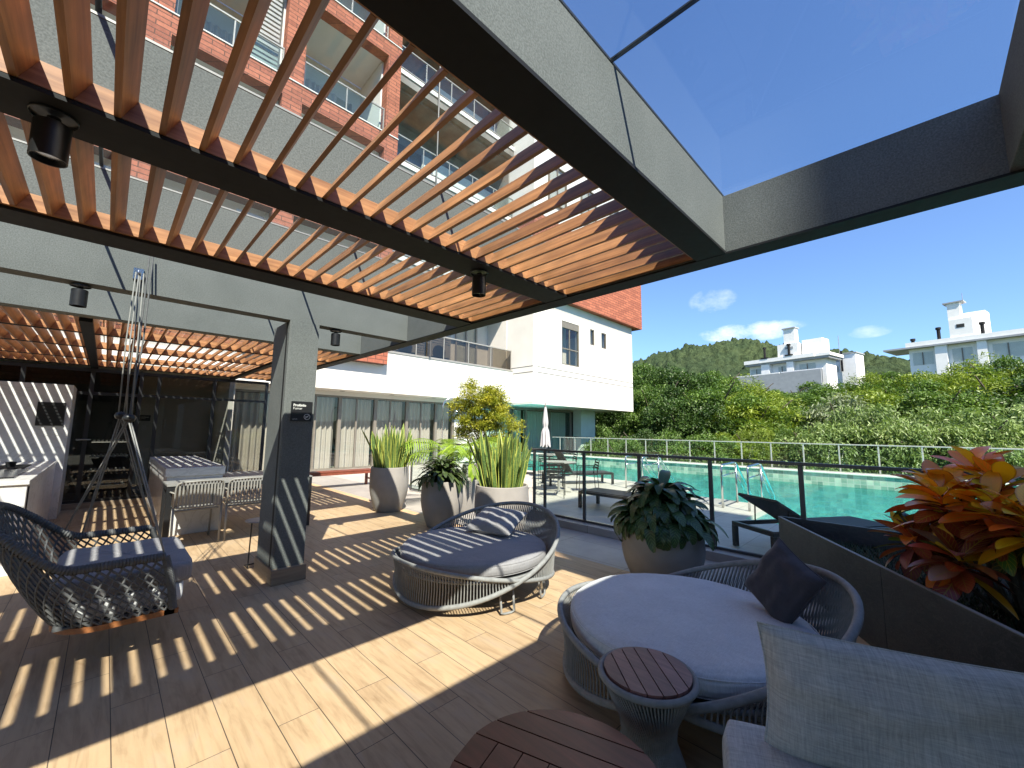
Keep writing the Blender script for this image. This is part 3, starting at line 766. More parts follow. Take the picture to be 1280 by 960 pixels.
# brick tower front (left), storeys with deep balconies
bz = [3.9, 4.75]
SPX = [(-9.5, -4.4), (-3.9, -.2), (.35, 3.15), (3.75, 6.75)]
BR = MB()
BR.box(-10, 7.3, 0, .45, 3.9, 5.05)
for k in range(5):
    z0 = 5.05+4.0*k; z1 = z0+3.35
    edges = [-10]+[e for s_ in SPX for e in s_]+[7.3]
    for a, b_ in zip(edges[::2], edges[1::2]): BR.box(a, b_, 0, .45, z0, z1)
    BR.box(-10, 7.3, 0, .45, z1, z1+.65)
BR.box(6.85, 7.3, .45, 2.0, 3.9, 25); 
BR.build('brick_front', M['brick'], bd)
def balcony(a, b_, z0, z1, y, depth, door=None, shutter=False, pipe=False, mat='white', glass='glass'):
    w = MB(); w.box(a, a+.06, y+.45, y+depth, z0, z1); w.box(b_-.06, b_, y+.45, y+depth, z0, z1); w.box(a, b_, y+depth, y+depth+.1, z0-.3, z1)
    w.box(a, b_, y+.45, y+depth, z1+.02, z1+.3)
    o = w.build('balcony', M[mat], bd)
    if door:
        m0, m1 = door
        d = MB(); d.box(m0, m1, y+depth-.05, y+depth-.01, z0, z0+2.3); d.build('balcony_door', M['winglass'], o)
        f = MB()
        for x in (m0, (m0+m1)/2, m1): f.box(x-.04, x+.04, y+depth-.11, y+depth-.055, z0, z0+2.3)
        f.build('door_frame', M['alu'], o)
        if m1-m0 > 1.6: curtain(m0+.05, (m0+m1)/2+.4, y+depth-.13, z0+.02, z0+2.28, o, pitch=.2)
    r = MB(); r.box(a+.02, b_-.02, y+.10, y+.15, z0+1.0, z0+1.05); r.box(a+.02, b_-.02, y+.10, y+.15, z0+.02, z0+.06)
    n = max(2, round((b_-a)/1.4))
    for i in range(n+1):
        x = a+.04+(b_-a-.08)*i/n; r.box(x-.02, x+.02, y+.11, y+.14, z0+.06, z0+1.0)
    r.build('railing', M['alu'], o)
    g_ = MB(); g_.box(a+.05, b_-.05, y+.12, y+.128, z0+.06, z0+1.0); g_.build('glass_panel', M[glass], o)
    if shutter:
        h = MB()
        for i in range(18): h.box(b_-.9, b_-.15, y+.30, y+.325, z0+.1+i*.17, z0+.2+i*.17)
        h.build('shutter', M['alu'], o)
    return o
for k in range(4):
    z0 = 5.05+4.0*k; z1 = z0+3.35
    for i, (a, b_) in enumerate(SPX): balcony(a, b_, z0, z1, 0, 2.4, (a+.5, b_-.5), shutter=(i != 3))
    l = MB(); l.box(-10, 7.32, -.03, -.001, z1+.62, z1+.66); l.build('ledge', M['white'], bd)
# recessed middle with exposed concrete slabs
M['rawconc'] = plain('raw_concrete', (.17, .165, .15), .9, 0, .35, 1.2, .2, 60)
M['smokeglass'] = glass_mat('smoked_glass', (.50, .47, .42), 1, 0, 1.6)
balcony(7.31, 14.2, 4.45, 7.6, .22, 1.9, (12.0, 13.3), glass='smokeglass')
lv = MB()
for i in range(16): lv.box(7.4, 11.6, 1.93, 1.96, 4.5+i*.12, 4.58+i*.12)
lv.build('louvre', M['alu'], bd)
for k in range(1, 5):
    z0 = 4.45+4.05*k
    rc = MB(); rc.box(7.31, 14.2, .35, 3.2, z0-.6, z0-.25); o = rc.build('concrete_slab', M['rawconc'], bd)
    w = MB(); w.box(7.31, 14.2, .30, .349, z0-.25, z0-.05); w.build('edge_band', M['white'], o)
    w = MB(); w.box(9.6, 14.19, 1.9, 2.0, z0, z0+2.0); w.build('white_wall', M['white'], o)
    balcony(7.31, 14.2, z0, z0+3.3, .22, 2.2, (8.3, 9.9), mat='rawconc')
pp = MB(); pp.tube([(9.3, .2, 4.5), (9.3, .2, 24)], .04, 8); pp.build('drain_pipe', M['rail'], bd)
# air conditioning units on the balcony behind the glass
def ac(x, label):
    t = empty('air_conditioner', (x, 15.0, 4.46), label, 'air conditioner', 'air conditioning units on the balcony')
    b = MB(); b.box(0, .95, 0, .35, .05, .85, bev=.012); b.build('casing', M['alu'], t)
    b = MB()
    for r in (.07, .14, .21, .28, .34): b.tube([(.38+r*math.cos(a), -.012, .45+r*math.sin(a)) for a in [q*math.pi/14 for q in range(28)]], .005, 4, closed=True)
    for q in range(6): b.tube([(.38, -.012, .45), (.38+.34*math.cos(q*math.pi/3), -.012, .45+.34*math.sin(q*math.pi/3))], .006, 4)
    b.build('fan_guard', M['black'], t)
    b = MB(); b.lathe([(0, 0), (.33, 0)], 28, M=TM((.38, -.004, .45), rx=R(90))); b.build('fan', M['int_dark'], t)
    b = MB(); b.box(.1, .2, .05, .3, 0, .05); b.box(.75, .85, .05, .3, 0, .05); b.build('foot', M['black'], t)
    return t
ac(8.2, 'left air conditioning unit behind the smoked balcony glass'); ac(9.9, 'right air conditioning unit behind the smoked balcony glass')

# unseen tower behind the photographer, its narrow form shaped to shade the pool deck
t = empty('shade_tower', (-2.95, -10.57, 0), 'unseen plain white tower behind the terrace, shaped to shade the pool deck', 'building')
b = MB(); b.box(0, 3.25, -4, 0, 0, 20); b.build('wall', M['white'], t)
b = MB()
for k in range(6): b.box(.9, 2.3, .001, .03, 1+3*k, 2.3+3*k)
b.build('window', M['winglass'], t)

t = empty('sky_blocker', (2.9, -6, 0), 'unseen low grey block behind the terrace, added to cut sky light', 'building')  # unseen block added to keep sky light off the column front
b = MB(); b.box(0, 5.5, -5, 0, 0, 4.6); b.build('wall', M['int_wall'], t)
b = MB(); b.box(.8, 4.6, .001, .03, .1, 2.4); b.build('door', M['winglass'], t)
# ================================================================== FAR HOUSES
def house(name, origin, label, cat='house'):
    t = empty(name, origin, label, cat, rz=R(77)); return t
h1 = house('hillside_house', (136.4, 17.2, 0), 'white modern house with a chimney block on the hill, left of the two')
def hp(t, name, mat, *bx):
    for q in bx:
        b = MB(); b.box(*q); o = b.build(name, M[mat], t)
    return o
hp(h1, 'wall', 'hullwhite', (.5, 21, -9, -2.5, 14, 22.2))
hp(h1, 'roof', 'hullwhite', (2.4, 21.6, -9.5, -.4, 22.8, 23.9), (-1.2, 2.4, -9.5, -.6, 22.8, 23.6))
hp(h1, 'roof_soffit', 'house_grey', (-.8, 21.4, -9.2, -.8, 22.2, 22.79))
hp(h1, 'terrace_wall', 'house_grey', (.3, 10.5, .4, .7, 14, 19.0), (.3, 23, 1.4, 1.7, 13, 18.8))
hp(h1, 'parapet', 'hullwhite', (.3, 10.6, .39, .71, 19.01, 19.25), (10.6, 23, 1.39, 1.71, 18.81, 19.1))
hp(h1, 'pillar', 'hullwhite', (14.4, 16.8, -2.4, -.9, 14, 22.2), (7.9, 9.7, -2.4, -.9, 14, 22.2))
for (a, b_) in ((17.2, 20.5), (10.5, 12.6), (3.0, 7.0)):
    o = hp(h1, 'window', 'winglass', (a, b_, -2.49, -2.35, 18.5, 21.3)); hp(o, 'mullion', 'frame_al', (a+(b_-a)/2-.1, a+(b_-a)/2+.1, -2.34, -2.28, 18.5, 21.3))
hp(h1, 'stair_block', 'hullwhite', (6.5, 11.9, -5, -1.0, 23.91, 27.6), (1.1, 6.0, -7, -2.5, 23.62, 28.2), (7.3, 10.2, -3.6, -1.4, 27.61, 32.0))
hp(h1, 'chimney_cap', 'house_grey', (7.0, 10.5, -3.9, -1.1, 32.01, 32.35), (7.7, 9.8, -1.02, -.9, 26.0, 26.6))
for x in (15.5, 8.8):
    b = MB(); b.tube([(x, -.9, 23.9), (x, -.9, 26.9)], .32, 10); b.tube([(x, -.9, 27.0), (x, -.9, 27.5)], .5, 10); b.box(x-1, x+1, -1.5, -.3, 23.91, 24.3); b.build('flue', M['steel'], h1)
b = MB(); b.tube([(-2.5, -3, 18), (-2.5, -3, 28)], .07, 5); b.build('antenna', M['alu'], h1)
h1b = house('hillside_house', (153.5, 12.0, 0), 'small white house stepping down to the right of the chimney house')
hp(h1b, 'wall', 'hullwhite', (0, 3.5, -6, 0, 12, 25.2), (3.6, 9, -8, -.5, 12, 23.2))
hp(h1b, 'roof', 'house_grey', (-.3, 3.6, -6.2, .3, 25.21, 25.5), (3.6, 9.2, -8.2, -.3, 23.21, 23.6))
hp(h1b, 'window', 'winglass', (4.4, 6.2, -.49, -.42, 20, 22)); hp(h1b, 'flue', 'steel', (3.0, 3.5, .31, .6, 20, 26.2))
h2 = house('hillside_house', (126.8, -15.7, 0), 'white flat-roofed house with a tall white block on the right ridge')
hp(h2, 'wall', 'hullwhite', (-14, 17.2, -9, -1.6, 12, 21.4))
hp(h2, 'roof', 'hullwhite', (-16, 17.4, -9.5, -.3, 21.75, 22.75))
hp(h2, 'roof_soffit', 'house_grey', (-16, 21.4, -9.3, -.1, 21.35, 21.74))
hp(h2, 'pillar', 'hullwhite', (10.8, 12.7, -1.5, -.5, 12, 21.34), (5.0, 6.4, -1.5, -.5, 12, 21.34), (-3.5, -2, -1.5, -.5, 12, 21.34))
for (a, b_) in ((13.2, 16.6), (7.2, 10.2), (.2, 4.4)):
    o = hp(h2, 'window', 'winglass', (a, b_, -1.59, -1.5, 17.5, 20.4)); hp(o, 'mullion', 'frame_al', (a+(b_-a)/2-.1, a+(b_-a)/2+.1, -1.49, -1.43, 17.5, 20.4))
hp(h2, 'stair_block', 'hullwhite', (6.6, 10.1, -4, -.5, 22.76, 26.7), (5.2, 8.6, -8, -3.9, 22.76, 28.4), (8.3, 10.2, -3, -.9, 26.71, 30.4))
o = hp(h2, 'window', 'int_dark', (7.8, 9.0, -.52, -.45, 24.75, 25.5))
hp(h2, 'chimney_cap', 'house_grey', (7.6, 10.8, -3.3, -.6, 30.41, 30.7))
for x, zt in ((16.2, 23.7), (11.9, 25.5), (5.4, 25.3)):
    b = MB(); b.tube([(x, -1.0, 22.7), (x, -1.0, zt-.5)], .3, 10); b.tube([(x, -1.0, zt-.5), (x, -1.0, zt)], .45, 10); b.build('flue', M['steel'], h2)
b = MB(); b.tube([(7.9, -2, 30), (7.9, -2, 32.5)], .05, 5); b.build('antenna', M['alu'], h2)
# ================================================================== FURNITURE
def daybed(cx, cy, phi, label, cushmat, ropem, group):
    t = empty('woven_daybed', (cx, cy, 0), label, 'daybed', group)
    lx, ly = .055*math.cos(phi), .055*math.sin(phi)
    def pA(a):   # ring that rises into the back rest and dips to the floor in front
        return Vector((.785*math.cos(a)+lx, .785*math.sin(a)+ly, .36+.305*math.cos(a-phi)))
    def pB(a):   # ring high in front, low behind
        return Vector((.765*math.cos(a), .765*math.sin(a), .235-.14*math.cos(a-phi)))
    def pC(a):   # seat ring
        return Vector((.70*math.cos(a), .70*math.sin(a), .27))
    N = 72; A = [2*math.pi*k/N for k in range(N)]
    b = MB(); b.tube([pA(a) for a in A], .020, 10, closed=True); b.tube([pB(a) for a in A], .018, 10, closed=True); b.tube([pC(a) for a in A], .013, 8, closed=True)
    b.build('frame', M[ropem], t, smooth='all')
    n = 190; b = MB()
    for k in range(n):
        a = 2*math.pi*k/n; tw = .05
        p, q = pA(a), pB(a+tw)
        if abs(p.z-q.z) > .03:
            mid = (p+q)/2; mid.x *= .985; mid.y *= .985
            b.tube([p, mid, q], .0048, 5)
    for k in range(n):
        a = 2*math.pi*k/n
        c = math.cos(a-phi)
        top = pA(a) if pA(a).z > pB(a).z else pB(a)
        b.tube([top, pC(a+.03)], .0045, 4)
    b.build('rope_weave', M[ropem], t)
    b = MB(); b.lathe([(0, .25), (.695, .255), (.70, .265), (.695, .275), (0, .27)], 64); b.build('seat_panel', M['rope_dk'], t)
    for s in (-1, 1):
        for d in (-.35, .35):
            b = MB(); a = phi+math.pi/2*s+d
            u = Vector((math.cos(a), math.sin(a), 0)); w = Vector((-math.sin(a), math.cos(a), 0))
            b.tube([u*.66+w*.06+Vector((0,0,.27)), u*.70+w*.06+Vector((0,0,.02)), u*.70+w*.03+Vector((0,0,.011)), u*.70-w*.03+Vector((0,0,.011)), u*.70-w*.06+Vector((0,0,.02)), u*.66-w*.06+Vector((0,0,.27))], .010, 8)
            b.build('leg', M[ropem], t, smooth='all')
    # mattress
    prof = [(0, .288), (.62, .288), (.672, .295), (.694, .315), (.700, .345), (.697, .375), (.678, .398), (.63, .412), (.4, .420), (.0, .424)]
    pr2 = []
    for (ra, za), (rb, zb) in zip(prof, prof[1:]):
        for q in range(4): pr2.append((ra+(rb-ra)*q/4, za+(zb-za)*q/4))
    pr2.append(prof[-1]); b = MB(); b.lathe(pr2, 144)
    for i, (x, y, z) in enumerate(b.v):
        if z < .34: continue
        r_ = math.hypot(x, y); a_ = math.atan2(y, x); e_ = max(0, (r_-.30)/.4)
        w_ = mn.noise(Vector((x*2.2+cx*5, y*2.2, 1)))*.012
        fold = (1-abs(mn.noise(Vector((a_*7, r_*1.2, cx)))))**9*.010*e_*(mn.noise(Vector((x*1.5, y*1.5, cy*9)))+.45)
        b.v[i] = (x, y, z+w_+fold)
    cu = b.build('mattress', M[cushmat], t, smooth='all')
    b = MB()
    b.tube([(.690*math.cos(a), .690*math.sin(a), .388) for a in A], .0035, 5, closed=True)
    b.tube([(.689*math.cos(a), .689*math.sin(a), .304) for a in A], .0035, 5, closed=True)
    b.build('piping', M[cushmat], cu)
    return t
daybed(2.66, 3.17, R(4), 'woven round daybed with slate grey cushion striped by slat shadows, mid terrace', 'cush_blue', 'rope', 'woven round daybeds')
daybed(2.63, 1.11, R(-58), 'woven round daybed with pale grey cushion in the shade, beside the dark stone planter', 'cush_light', 'rope', 'woven round daybeds')

def cushion(name, w, h, d, mat, label, loc, rot, sag=.03, cat='pillow', seed=1, corner=.06, pinch=.9):
    rnd = random.Random(seed); b = MB(); n = 26
    def f(side):
        def g(u, v):
            x = (u*2-1); y = (v*2-1)
            e = (max(0, 1-abs(x)**2.6)*max(0, 1-abs(y)**2.6))**.42
            px = x*(1-corner*(1-abs(y)**2)*(abs(x)**2)); py = y*(1-corner*(1-abs(x)**2)*(abs(y)**2))
            z = side*e*d/2 + sag*mn.noise(Vector((x*2.1+seed*3, y*2.1, side)))*e + .008*mn.noise(Vector((x*6, y*6+seed, side)))*e
            return (px*w/2, py*h/2, z)
        return g
    b.grid(f(1), n, n)
    k = len(b.v); b2 = MB(); b2.grid(f(-1), n, n)
    b.add(b2.v, [tuple(reversed(q)) for q in b2.f])
    edge = [f(0)(u, v) for (u, v) in [(i/12, 0) for i in range(12)]+[(1, i/12) for i in range(12)]+[(1-i/12, 1) for i in range(12)]+[(0, 1-i/12) for i in range(12)]]
    b.tube(edge, .004, 5, closed=True)
    o = b.build(name, M[mat] if isinstance(mat, str) else mat, None, smooth='all')
    o.location = loc; o.rotation_euler = rot
    if label: tag(o, label, cat)
    return o
def orient(o, xdir, ydir, loc):
    x = Vector(xdir).normalized(); y = Vector(ydir); y = (y-x*y.dot(x)).normalized(); z = x.cross(y)
    m_ = Matrix((x, y, z)).transposed().to_4x4(); m_.translation = Vector(loc); o.matrix_world = m_; return o
p = cushion('pillow', .54, .42, .16, 'cush_blue', 'slate grey pillow lying on the middle daybed, banded with sunlight', (0,0,0), (0,0,0), seed=3)
orient(p, (.14, -.48, .0), (.34, .04, .13), (3.05, 3.28, .535))
p = cushion('pillow', .40, .35, .15, 'cush_dark', 'square charcoal pillow propped in the back of the pale daybed', (0,0,0), (0,0,0), seed=5)
orient(p, (0, -.17, .27), (.15, .265, .05), (2.97, .66, .60))

# small slatted top table with flared rope base
def slat_top(r, z0, z1, n, axis_rot, gap, ring=None):
    b = MB(); w = 2*r/n
    for i in range(n):
        y0 = -r+i*w+gap/2; y1 = -r+(i+1)*w-gap/2
        m_ = 14; top = []; 
        def xe(y): return math.sqrt(max(0, r*r-y*y))
        ys = [y0+(y1-y0)*k/m_ for k in range(m_+1)]
        poly = [(xe(y), y) for y in ys]+[(-xe(y), y) for y in reversed(ys)]
        b.prism(poly, z0, z1, M=Matrix.Rotation(axis_rot, 4, 'Z'))
    return b
t = empty('side_table', (1.775, .925, 0), 'small hourglass side table with weathered slatted round top, before the pale daybed', 'side table')
b = slat_top(.183, .447, .466, 6, R(47), .005); b.build('table_top', M['purplewood'], t, rz=0)
b = MB(); b.tube([(.197*math.cos(a), .197*math.sin(a), .445) for a in [2*math.pi*k/60 for k in range(60)]], .014, 10, closed=True)
b.lathe([(0, .436), (.186, .436), (.186, .444)], 48); b.build('frame', M['rope'], t, smooth='all'); b = MB()
b.tube([(.175*math.cos(a), .175*math.sin(a), .014) for a in [2*math.pi*k/60 for k in range(60)]], .012, 8, closed=True); b.build('base_ring', M['rope'], t, smooth='all'); b = MB()
b.tube([(.103*math.cos(a), .103*math.sin(a), .22) for a in [2*math.pi*k/60 for k in range(60)]], .006, 8, closed=True)
b.build('waist_ring', M['rope'], t, smooth='all')
b = MB()
for k in range(84):
    a = 2*math.pi*k/84
    b.tube([(.197*math.cos(a), .197*math.sin(a), .44), (.118*math.cos(a+.22), .118*math.sin(a+.22), .27), (.110*math.cos(a+.3), .110*math.sin(a+.3), .20), (.178*math.cos(a+.5), .178*math.sin(a+.5), .016)], .0042, 5)
b.build('rope_weave', M['rope'], t)
# coffee table with framed boards
t = empty('coffee_table', (1.12, .905, 0), 'large round reddish wood coffee table cut by the bottom edge of the photo', 'coffee table')
b = MB(); r = .355; RZ = R(-72)
rows = [(-.355, -.24), (-.24, -.125)]; 
def strip(y0, y1, x0=None, x1=None):
    g_ = .003; ys = [y0+g_+(y1-y0-2*g_)*k/12 for k in range(13)]
    xe = lambda y: math.sqrt(max(0, r*r-y*y))
    R_ = [(min(xe(y), x1 if x1 is not None else 9), y) for y in ys]; L_ = [(max(-xe(y), x0 if x0 is not None else -9), y) for y in reversed(ys)]
    if all(abs(p[0]-q[0]) < 1e-4 for p, q in zip(R_, reversed(L_))): return
    b.prism(R_+L_, .352, .374, M=Matrix.Rotation(RZ, 4, 'Z'))
for (y0, y1) in ((.269, .355), (.168, .269), (.071, .168), (-.168, -.071), (-.269, -.168), (-.355, -.269)): strip(y0, y1)
for x0 in (-.35, -.25, -.15, -.05, .05, .15, .25): strip(-.071, .071, x0+.002, x0+.098)
b.build('table_top', M['redwood'], t)
b = MB(); b.lathe([(0, .349), (.342, .349), (.345, .340), (.31, .325), (.29, .30)], 64); b.build('apron', M['steel'], t, smooth=True)
for k in range(3):
    a = R(40+120*k); b = MB(); b.tube([(.20*math.cos(a), .20*math.sin(a), .335), (.27*math.cos(a), .27*math.sin(a), .0)], [.022, .014], 10); b.build('leg', M['redwood'], t)

# sofa: seat and back cushion, frame behind
sx = Vector((.235, -.61, 0)).normalized()      # along the sofa, to the right in view
sy = Vector((.60, .27, 0)).normalized()       # from the front to the back
t = empty('outdoor_sofa', (1.70, .47, 0), 'grey linen outdoor sofa with a loose back cushion, at the bottom right corner', 'sofa')
t.rotation_euler = (0, 0, math.atan2(sx.y, sx.x))
b = MB(); b.box(-.10, 1.9, -.52, .12, .10, .24, bev=.01); b.build('base_frame', M['rope_dk'], t)
for x in (.08, 1.8):
    for y in (-.46, .06): b = MB(); b.box(x-.025, x+.025, y-.025, y+.025, 0, .10); b.build('leg', M['steel'], t)
def softbox(x0, x1, y0, y1, z0, z1, rr=.05, puff=.02, seed=2):
    b = MB(); nx, ny = 40, 20
    # rounded box via superellipse cross-section swept around
    def fn(u, v):
        th = 2*math.pi*u; v = .5-.5*math.cos(math.pi*v); ph = math.pi*(v-.5)
        c, s_ = math.cos(th), math.sin(th)
        sg = lambda q: (1 if q >= 0 else -1)
        wx, wy, wz = (x1-x0)/2, (y1-y0)/2, (z1-z0)/2
        cz = max(0, math.cos(ph)); 
        # box with rounded edges of radius rr
        X = sg(c)*min(1, abs(c)*1.42)**.8; Y = sg(s_)*min(1, abs(s_)*1.42)**.8
        kx = 1-(1-cz**.5)*min(1, rr*1.0/wx)*1.0 if cz > .35 else cz**.5/.35**.5*(1-(1-.35**.5)*min(1, rr/wx))
        ky = 1-(1-cz**.5)*min(1, rr*1.0/wy)*1.0 if cz > .35 else cz**.5/.35**.5*(1-(1-.35**.5)*min(1, rr/wy))
        Z = sg(math.sin(ph))*abs(math.sin(ph))**.55
        edge = max(abs(X*kx), abs(Y*ky))
        puff_ = puff*(1-edge**4)*sg(Z)*abs(Z)
        rc = max(0, abs(X)+abs(Y)-1.7)/.3
        n_ = .006*mn.noise(Vector((X*3+seed, Y*3, Z*2)))
        return ((x0+x1)/2+X*kx*(wx-rr*.35*rc), (y0+y1)/2+Y*ky*(wy-rr*.35*rc), (z0+z1)/2+Z*wz+puff_+n_)
    b.grid(fn, 120, 40, closeu=True); return b
b = softbox(-.12, 1.9, -.55, .12, .245, .44); b.build('seat_cushion', M['linen'], t, smooth='all')
c = cushion('back_cushion', .80, .40, .20, 'linen', None, (0,0,0), (0,0,0), seed=9, sag=.03, corner=.06)
c.parent = t
mm = Matrix((Vector((1, 0, -.015)).normalized(), Vector((0.015, .10, .99)).normalized(), Vector((0, -.99, .10)).normalized())).transposed().to_4x4(); mm.translation = Vector((.41, .02, .612)); c.matrix_local = mm

# ------------------------------------------------------------------ hanging swing
t = empty('swing_chair', (0, 4.2, 0), 'dark rope hanging swing chair with wooden base and pale blue-grey cushions, left foreground', 'swing chair')
# base outline (local y from -.6 to .6), opening towards +x
def base_pt(u):   # u 0..1 : near front -> back -> far front
    return None
def outline(u, back, front, half, rad=.26):
    # path: (front,-half) -> (back,-half) rounded -> (back,half) -> (front,half)
    L1 = front-back-rad; La = rad*math.pi/2; Lb = 2*half-2*rad; T = 2*L1+2*La+Lb; s = u*T
    if s <= L1: return Vector((front-s, -half, 0))
    s -= L1
    if s <= La: a = s/rad; return Vector((back+rad-rad*math.sin(a), -half+rad-rad*math.cos(a), 0))
    s -= La
    if s <= Lb: return Vector((back, -half+rad+s, 0))
    s -= Lb
    if s <= La: a = s/rad; return Vector((back+rad-rad*math.cos(a), half-rad+rad*math.sin(a), 0))
    s -= La
    return Vector((back+rad+s, half, 0))
def shell(u, v):
    lo = outline(u, -.13, .43, .54); hi = outline(u, -.47, .36, .55, .34)
    bk = math.sin(math.pi*u)                       # 1 at the back centre
    k = max(0, (bk-.50)/.50); k = k*k*(3-2*k)
    ztop = .63+.33*k - .03*(1-bk)*0
    p = lo.lerp(hi, v**.85); p.z = .275+(ztop-.275)*v
    bulge = .02*math.sin(math.pi*v); n = (hi-Vector((0,0,0))); n.z = 0
    if n.length > 0: n.normalize(); p += n*bulge
    return p
RS = 'rope_dk'
b = MB(); NU, NV = 46, 9
for s_ in (1, -1):
    for k in range(-14, NU+14):
        pts = []
        for i in range(0, 25):
            v = i/24; u = (k + s_*v*5.5)/NU
            if 0 <= u <= 1: pts.append(shell(u, v) + Vector((0, 0, .002*s_)))
        if len(pts) > 1: b.tube(pts, .0068, 5)
b.build('rope_lattice', M[RS], t)
b = MB()
rim = [shell(i/80, 1.0) for i in range(81)]
b.tube(rim, .022, 10)
for i in range(0, 150):     # rope wrapped around the rim
    u = i/150; p = shell(u, 1.0); q = shell(min(1, u+.003), 1.0)
    tdir = (q-p); 
    if tdir.length < 1e-6: continue
    tdir.normalize(); a_ = tdir.orthogonal().normalized(); c_ = tdir.cross(a_)
    b.tube([p+(a_*math.cos(w_)+c_*math.sin(w_))*.020+tdir*(w_/6.28*.012) for w_ in [0, .8, 1.6, 2.4, 3.1, 3.9, 4.7, 5.5, 6.2]], .0085, 5, cap=False)
for s_ in (0, 1):            # front posts
    b.tube([shell(s_, v) for v in [k/8 for k in range(9)]], .017, 8)
b.build('rope_rim', M[RS], t, smooth='all')
for s_ in (0, 1):
    b = MB()
    for i in range(34):
        v = i/34; p = shell(s_, v); b.tube([p+Vector((.019*math.cos(w_), .019*math.sin(w_), .010*w_/6)) for w_ in [k*.9 for k in range(8)]], .0065, 5, cap=False)
    b.build('post_wrap', M['rope_dk'], t)
b = MB()
pts = [outline(i/60, -.14, .44, .55) for i in range(61)]
loop = [Vector((p.x, p.y, .258)) for p in pts]
inner = [Vector((p.x*.9+.02, p.y*.93, .258)) for p in pts]
vs = []; 
for p, q in zip(loop, inner):
    vs += [(p.x, p.y, .245), (p.x, p.y, .278), (q.x, q.y, .278), (q.x, q.y, .245)]
fs = []
for i in range(60):
    for k in range(4): fs.append((i*4+k, i*4+4+k, i*4+4+(k+1) % 4, i*4+(k+1) % 4))
b.add(vs, fs); b.box(.385, .46, -.55, .55, .245, .278)
b.build('wooden_base', M['teak'], t)
b = MB(); b.box(-.12, .43, -.50, .50, .282, .292); b.build('seat_board', M['rope_dk'], t)
b = softbox(-.10, .50, -.49, .49, .295, .42, seed=4, puff=.0); b.build('lower_cushion', M['cush_light'], t, smooth='all')
b = softbox(-.16, .54, -.50, .50, .425, .55, seed=6, puff=.012); b.build('seat_cushion', M['cush_blue'], t, smooth='all')
# ropes: bracket on the beam -> two knots -> four corners
K1 = Vector((.115, -.16, 1.555)); K2 = Vector((.075, .02, 1.575)); BR1 = Vector((.08, .28, 2.76))
for kn, topy, atts in ((K1, .27, [(1.0, 0), (0, 0)]), (K2, .28, [(1.0, 1), (0, 1)])):
    b = MB()
    for dx in (-.014, .014): b.tube([BR1+Vector((dx+.02*(kn is K1), 0, 0)), BR1.lerp(kn, .5)+Vector((dx*1.6, 0, -.01)), kn+Vector((dx, 0, 0))], .0048, 6)
    b.build('upper_rope', M['rope_lt'], t, smooth='all')
    b = MB(); b.lathe([(0, -.03), (.03, -.022), (.038, 0), (.03, .022), (0, .03)], 14, M=TM(kn)); b.build('rope_ring', M['black'], t, smooth='all')
side = {0: (0.0, .30), 1: (1.0, .70)}
for kn, fu, bu in ((K1, .0, .79), (K2, 1.0, .83)):
    for u in (fu, bu):
        e = shell(u, 1.0)
        b = MB()
        for dx in (-.006, .006): b.tube([kn+Vector((dx, 0, 0)), kn.lerp(e, .5)+Vector((dx, 0, -.006)), e], .0046, 6)
        b.build('lower_rope', M['rope'], t, smooth='all')
b = MB(); b.box(.05, .115, .28, .298, 2.70, 2.80, bev=.004); b.tube([(.082, .28, 2.77), (.082, .262, 2.77), (.082, .255, 2.755), (.082, .27, 2.745)], .007, 8); b.build('bracket', M['inox'], t)
# second pair of hanging ropes tied to the bay above
b = MB()
for dx in (0, .022): b.tube([(.135+dx, .25, 2.93), (.13+dx, .10, 2.2), (.118, -.15, 1.57)], .0058, 6)
b.build('safety_rope', M['rope_dk'], t)

# ------------------------------------------------------------------ kitchen island, bar table, chairs
t = empty('kitchen_island', (.64, 7.36, 0), 'white marble kitchen island catching slat shadows, behind the bar table', 'island')
b = MB(); b.box(0.02, .66, .02, 2.9, 0, .80, bev=.003); b.build('cabinet', M['marble'], t)
b = MB(); b.box(0, .68, 0, 2.95, .802, .92, bev=.004); b.build('worktop', M['marble'], t)
t = empty('bar_table', (.62, 6.80, 0), 'black framed table with grey top beside the marble island', 'table')
b = MB(); b.prism([(0, 0), (1.75, 0), (1.75, 1.35), (.73, 1.35), (.73, .545), (0, .545)], .735, .755); b.build('table_top', M['alu'], t)
b = MB(); b.box(0, 1.75, .01, .05, .68, .734); b.box(.0, .05, .05, .53, .68, .734); b.box(1.70, 1.75, .05, 1.35, .68, .734); b.build('apron', M['black'], t)
for x, y in ((0, .01), (0, .45), (1.69, .01), (1.69, 1.25)): b = MB(); b.box(x, x+.06, y, y+.06, 0, .679); b.build('leg', M['black'], t)
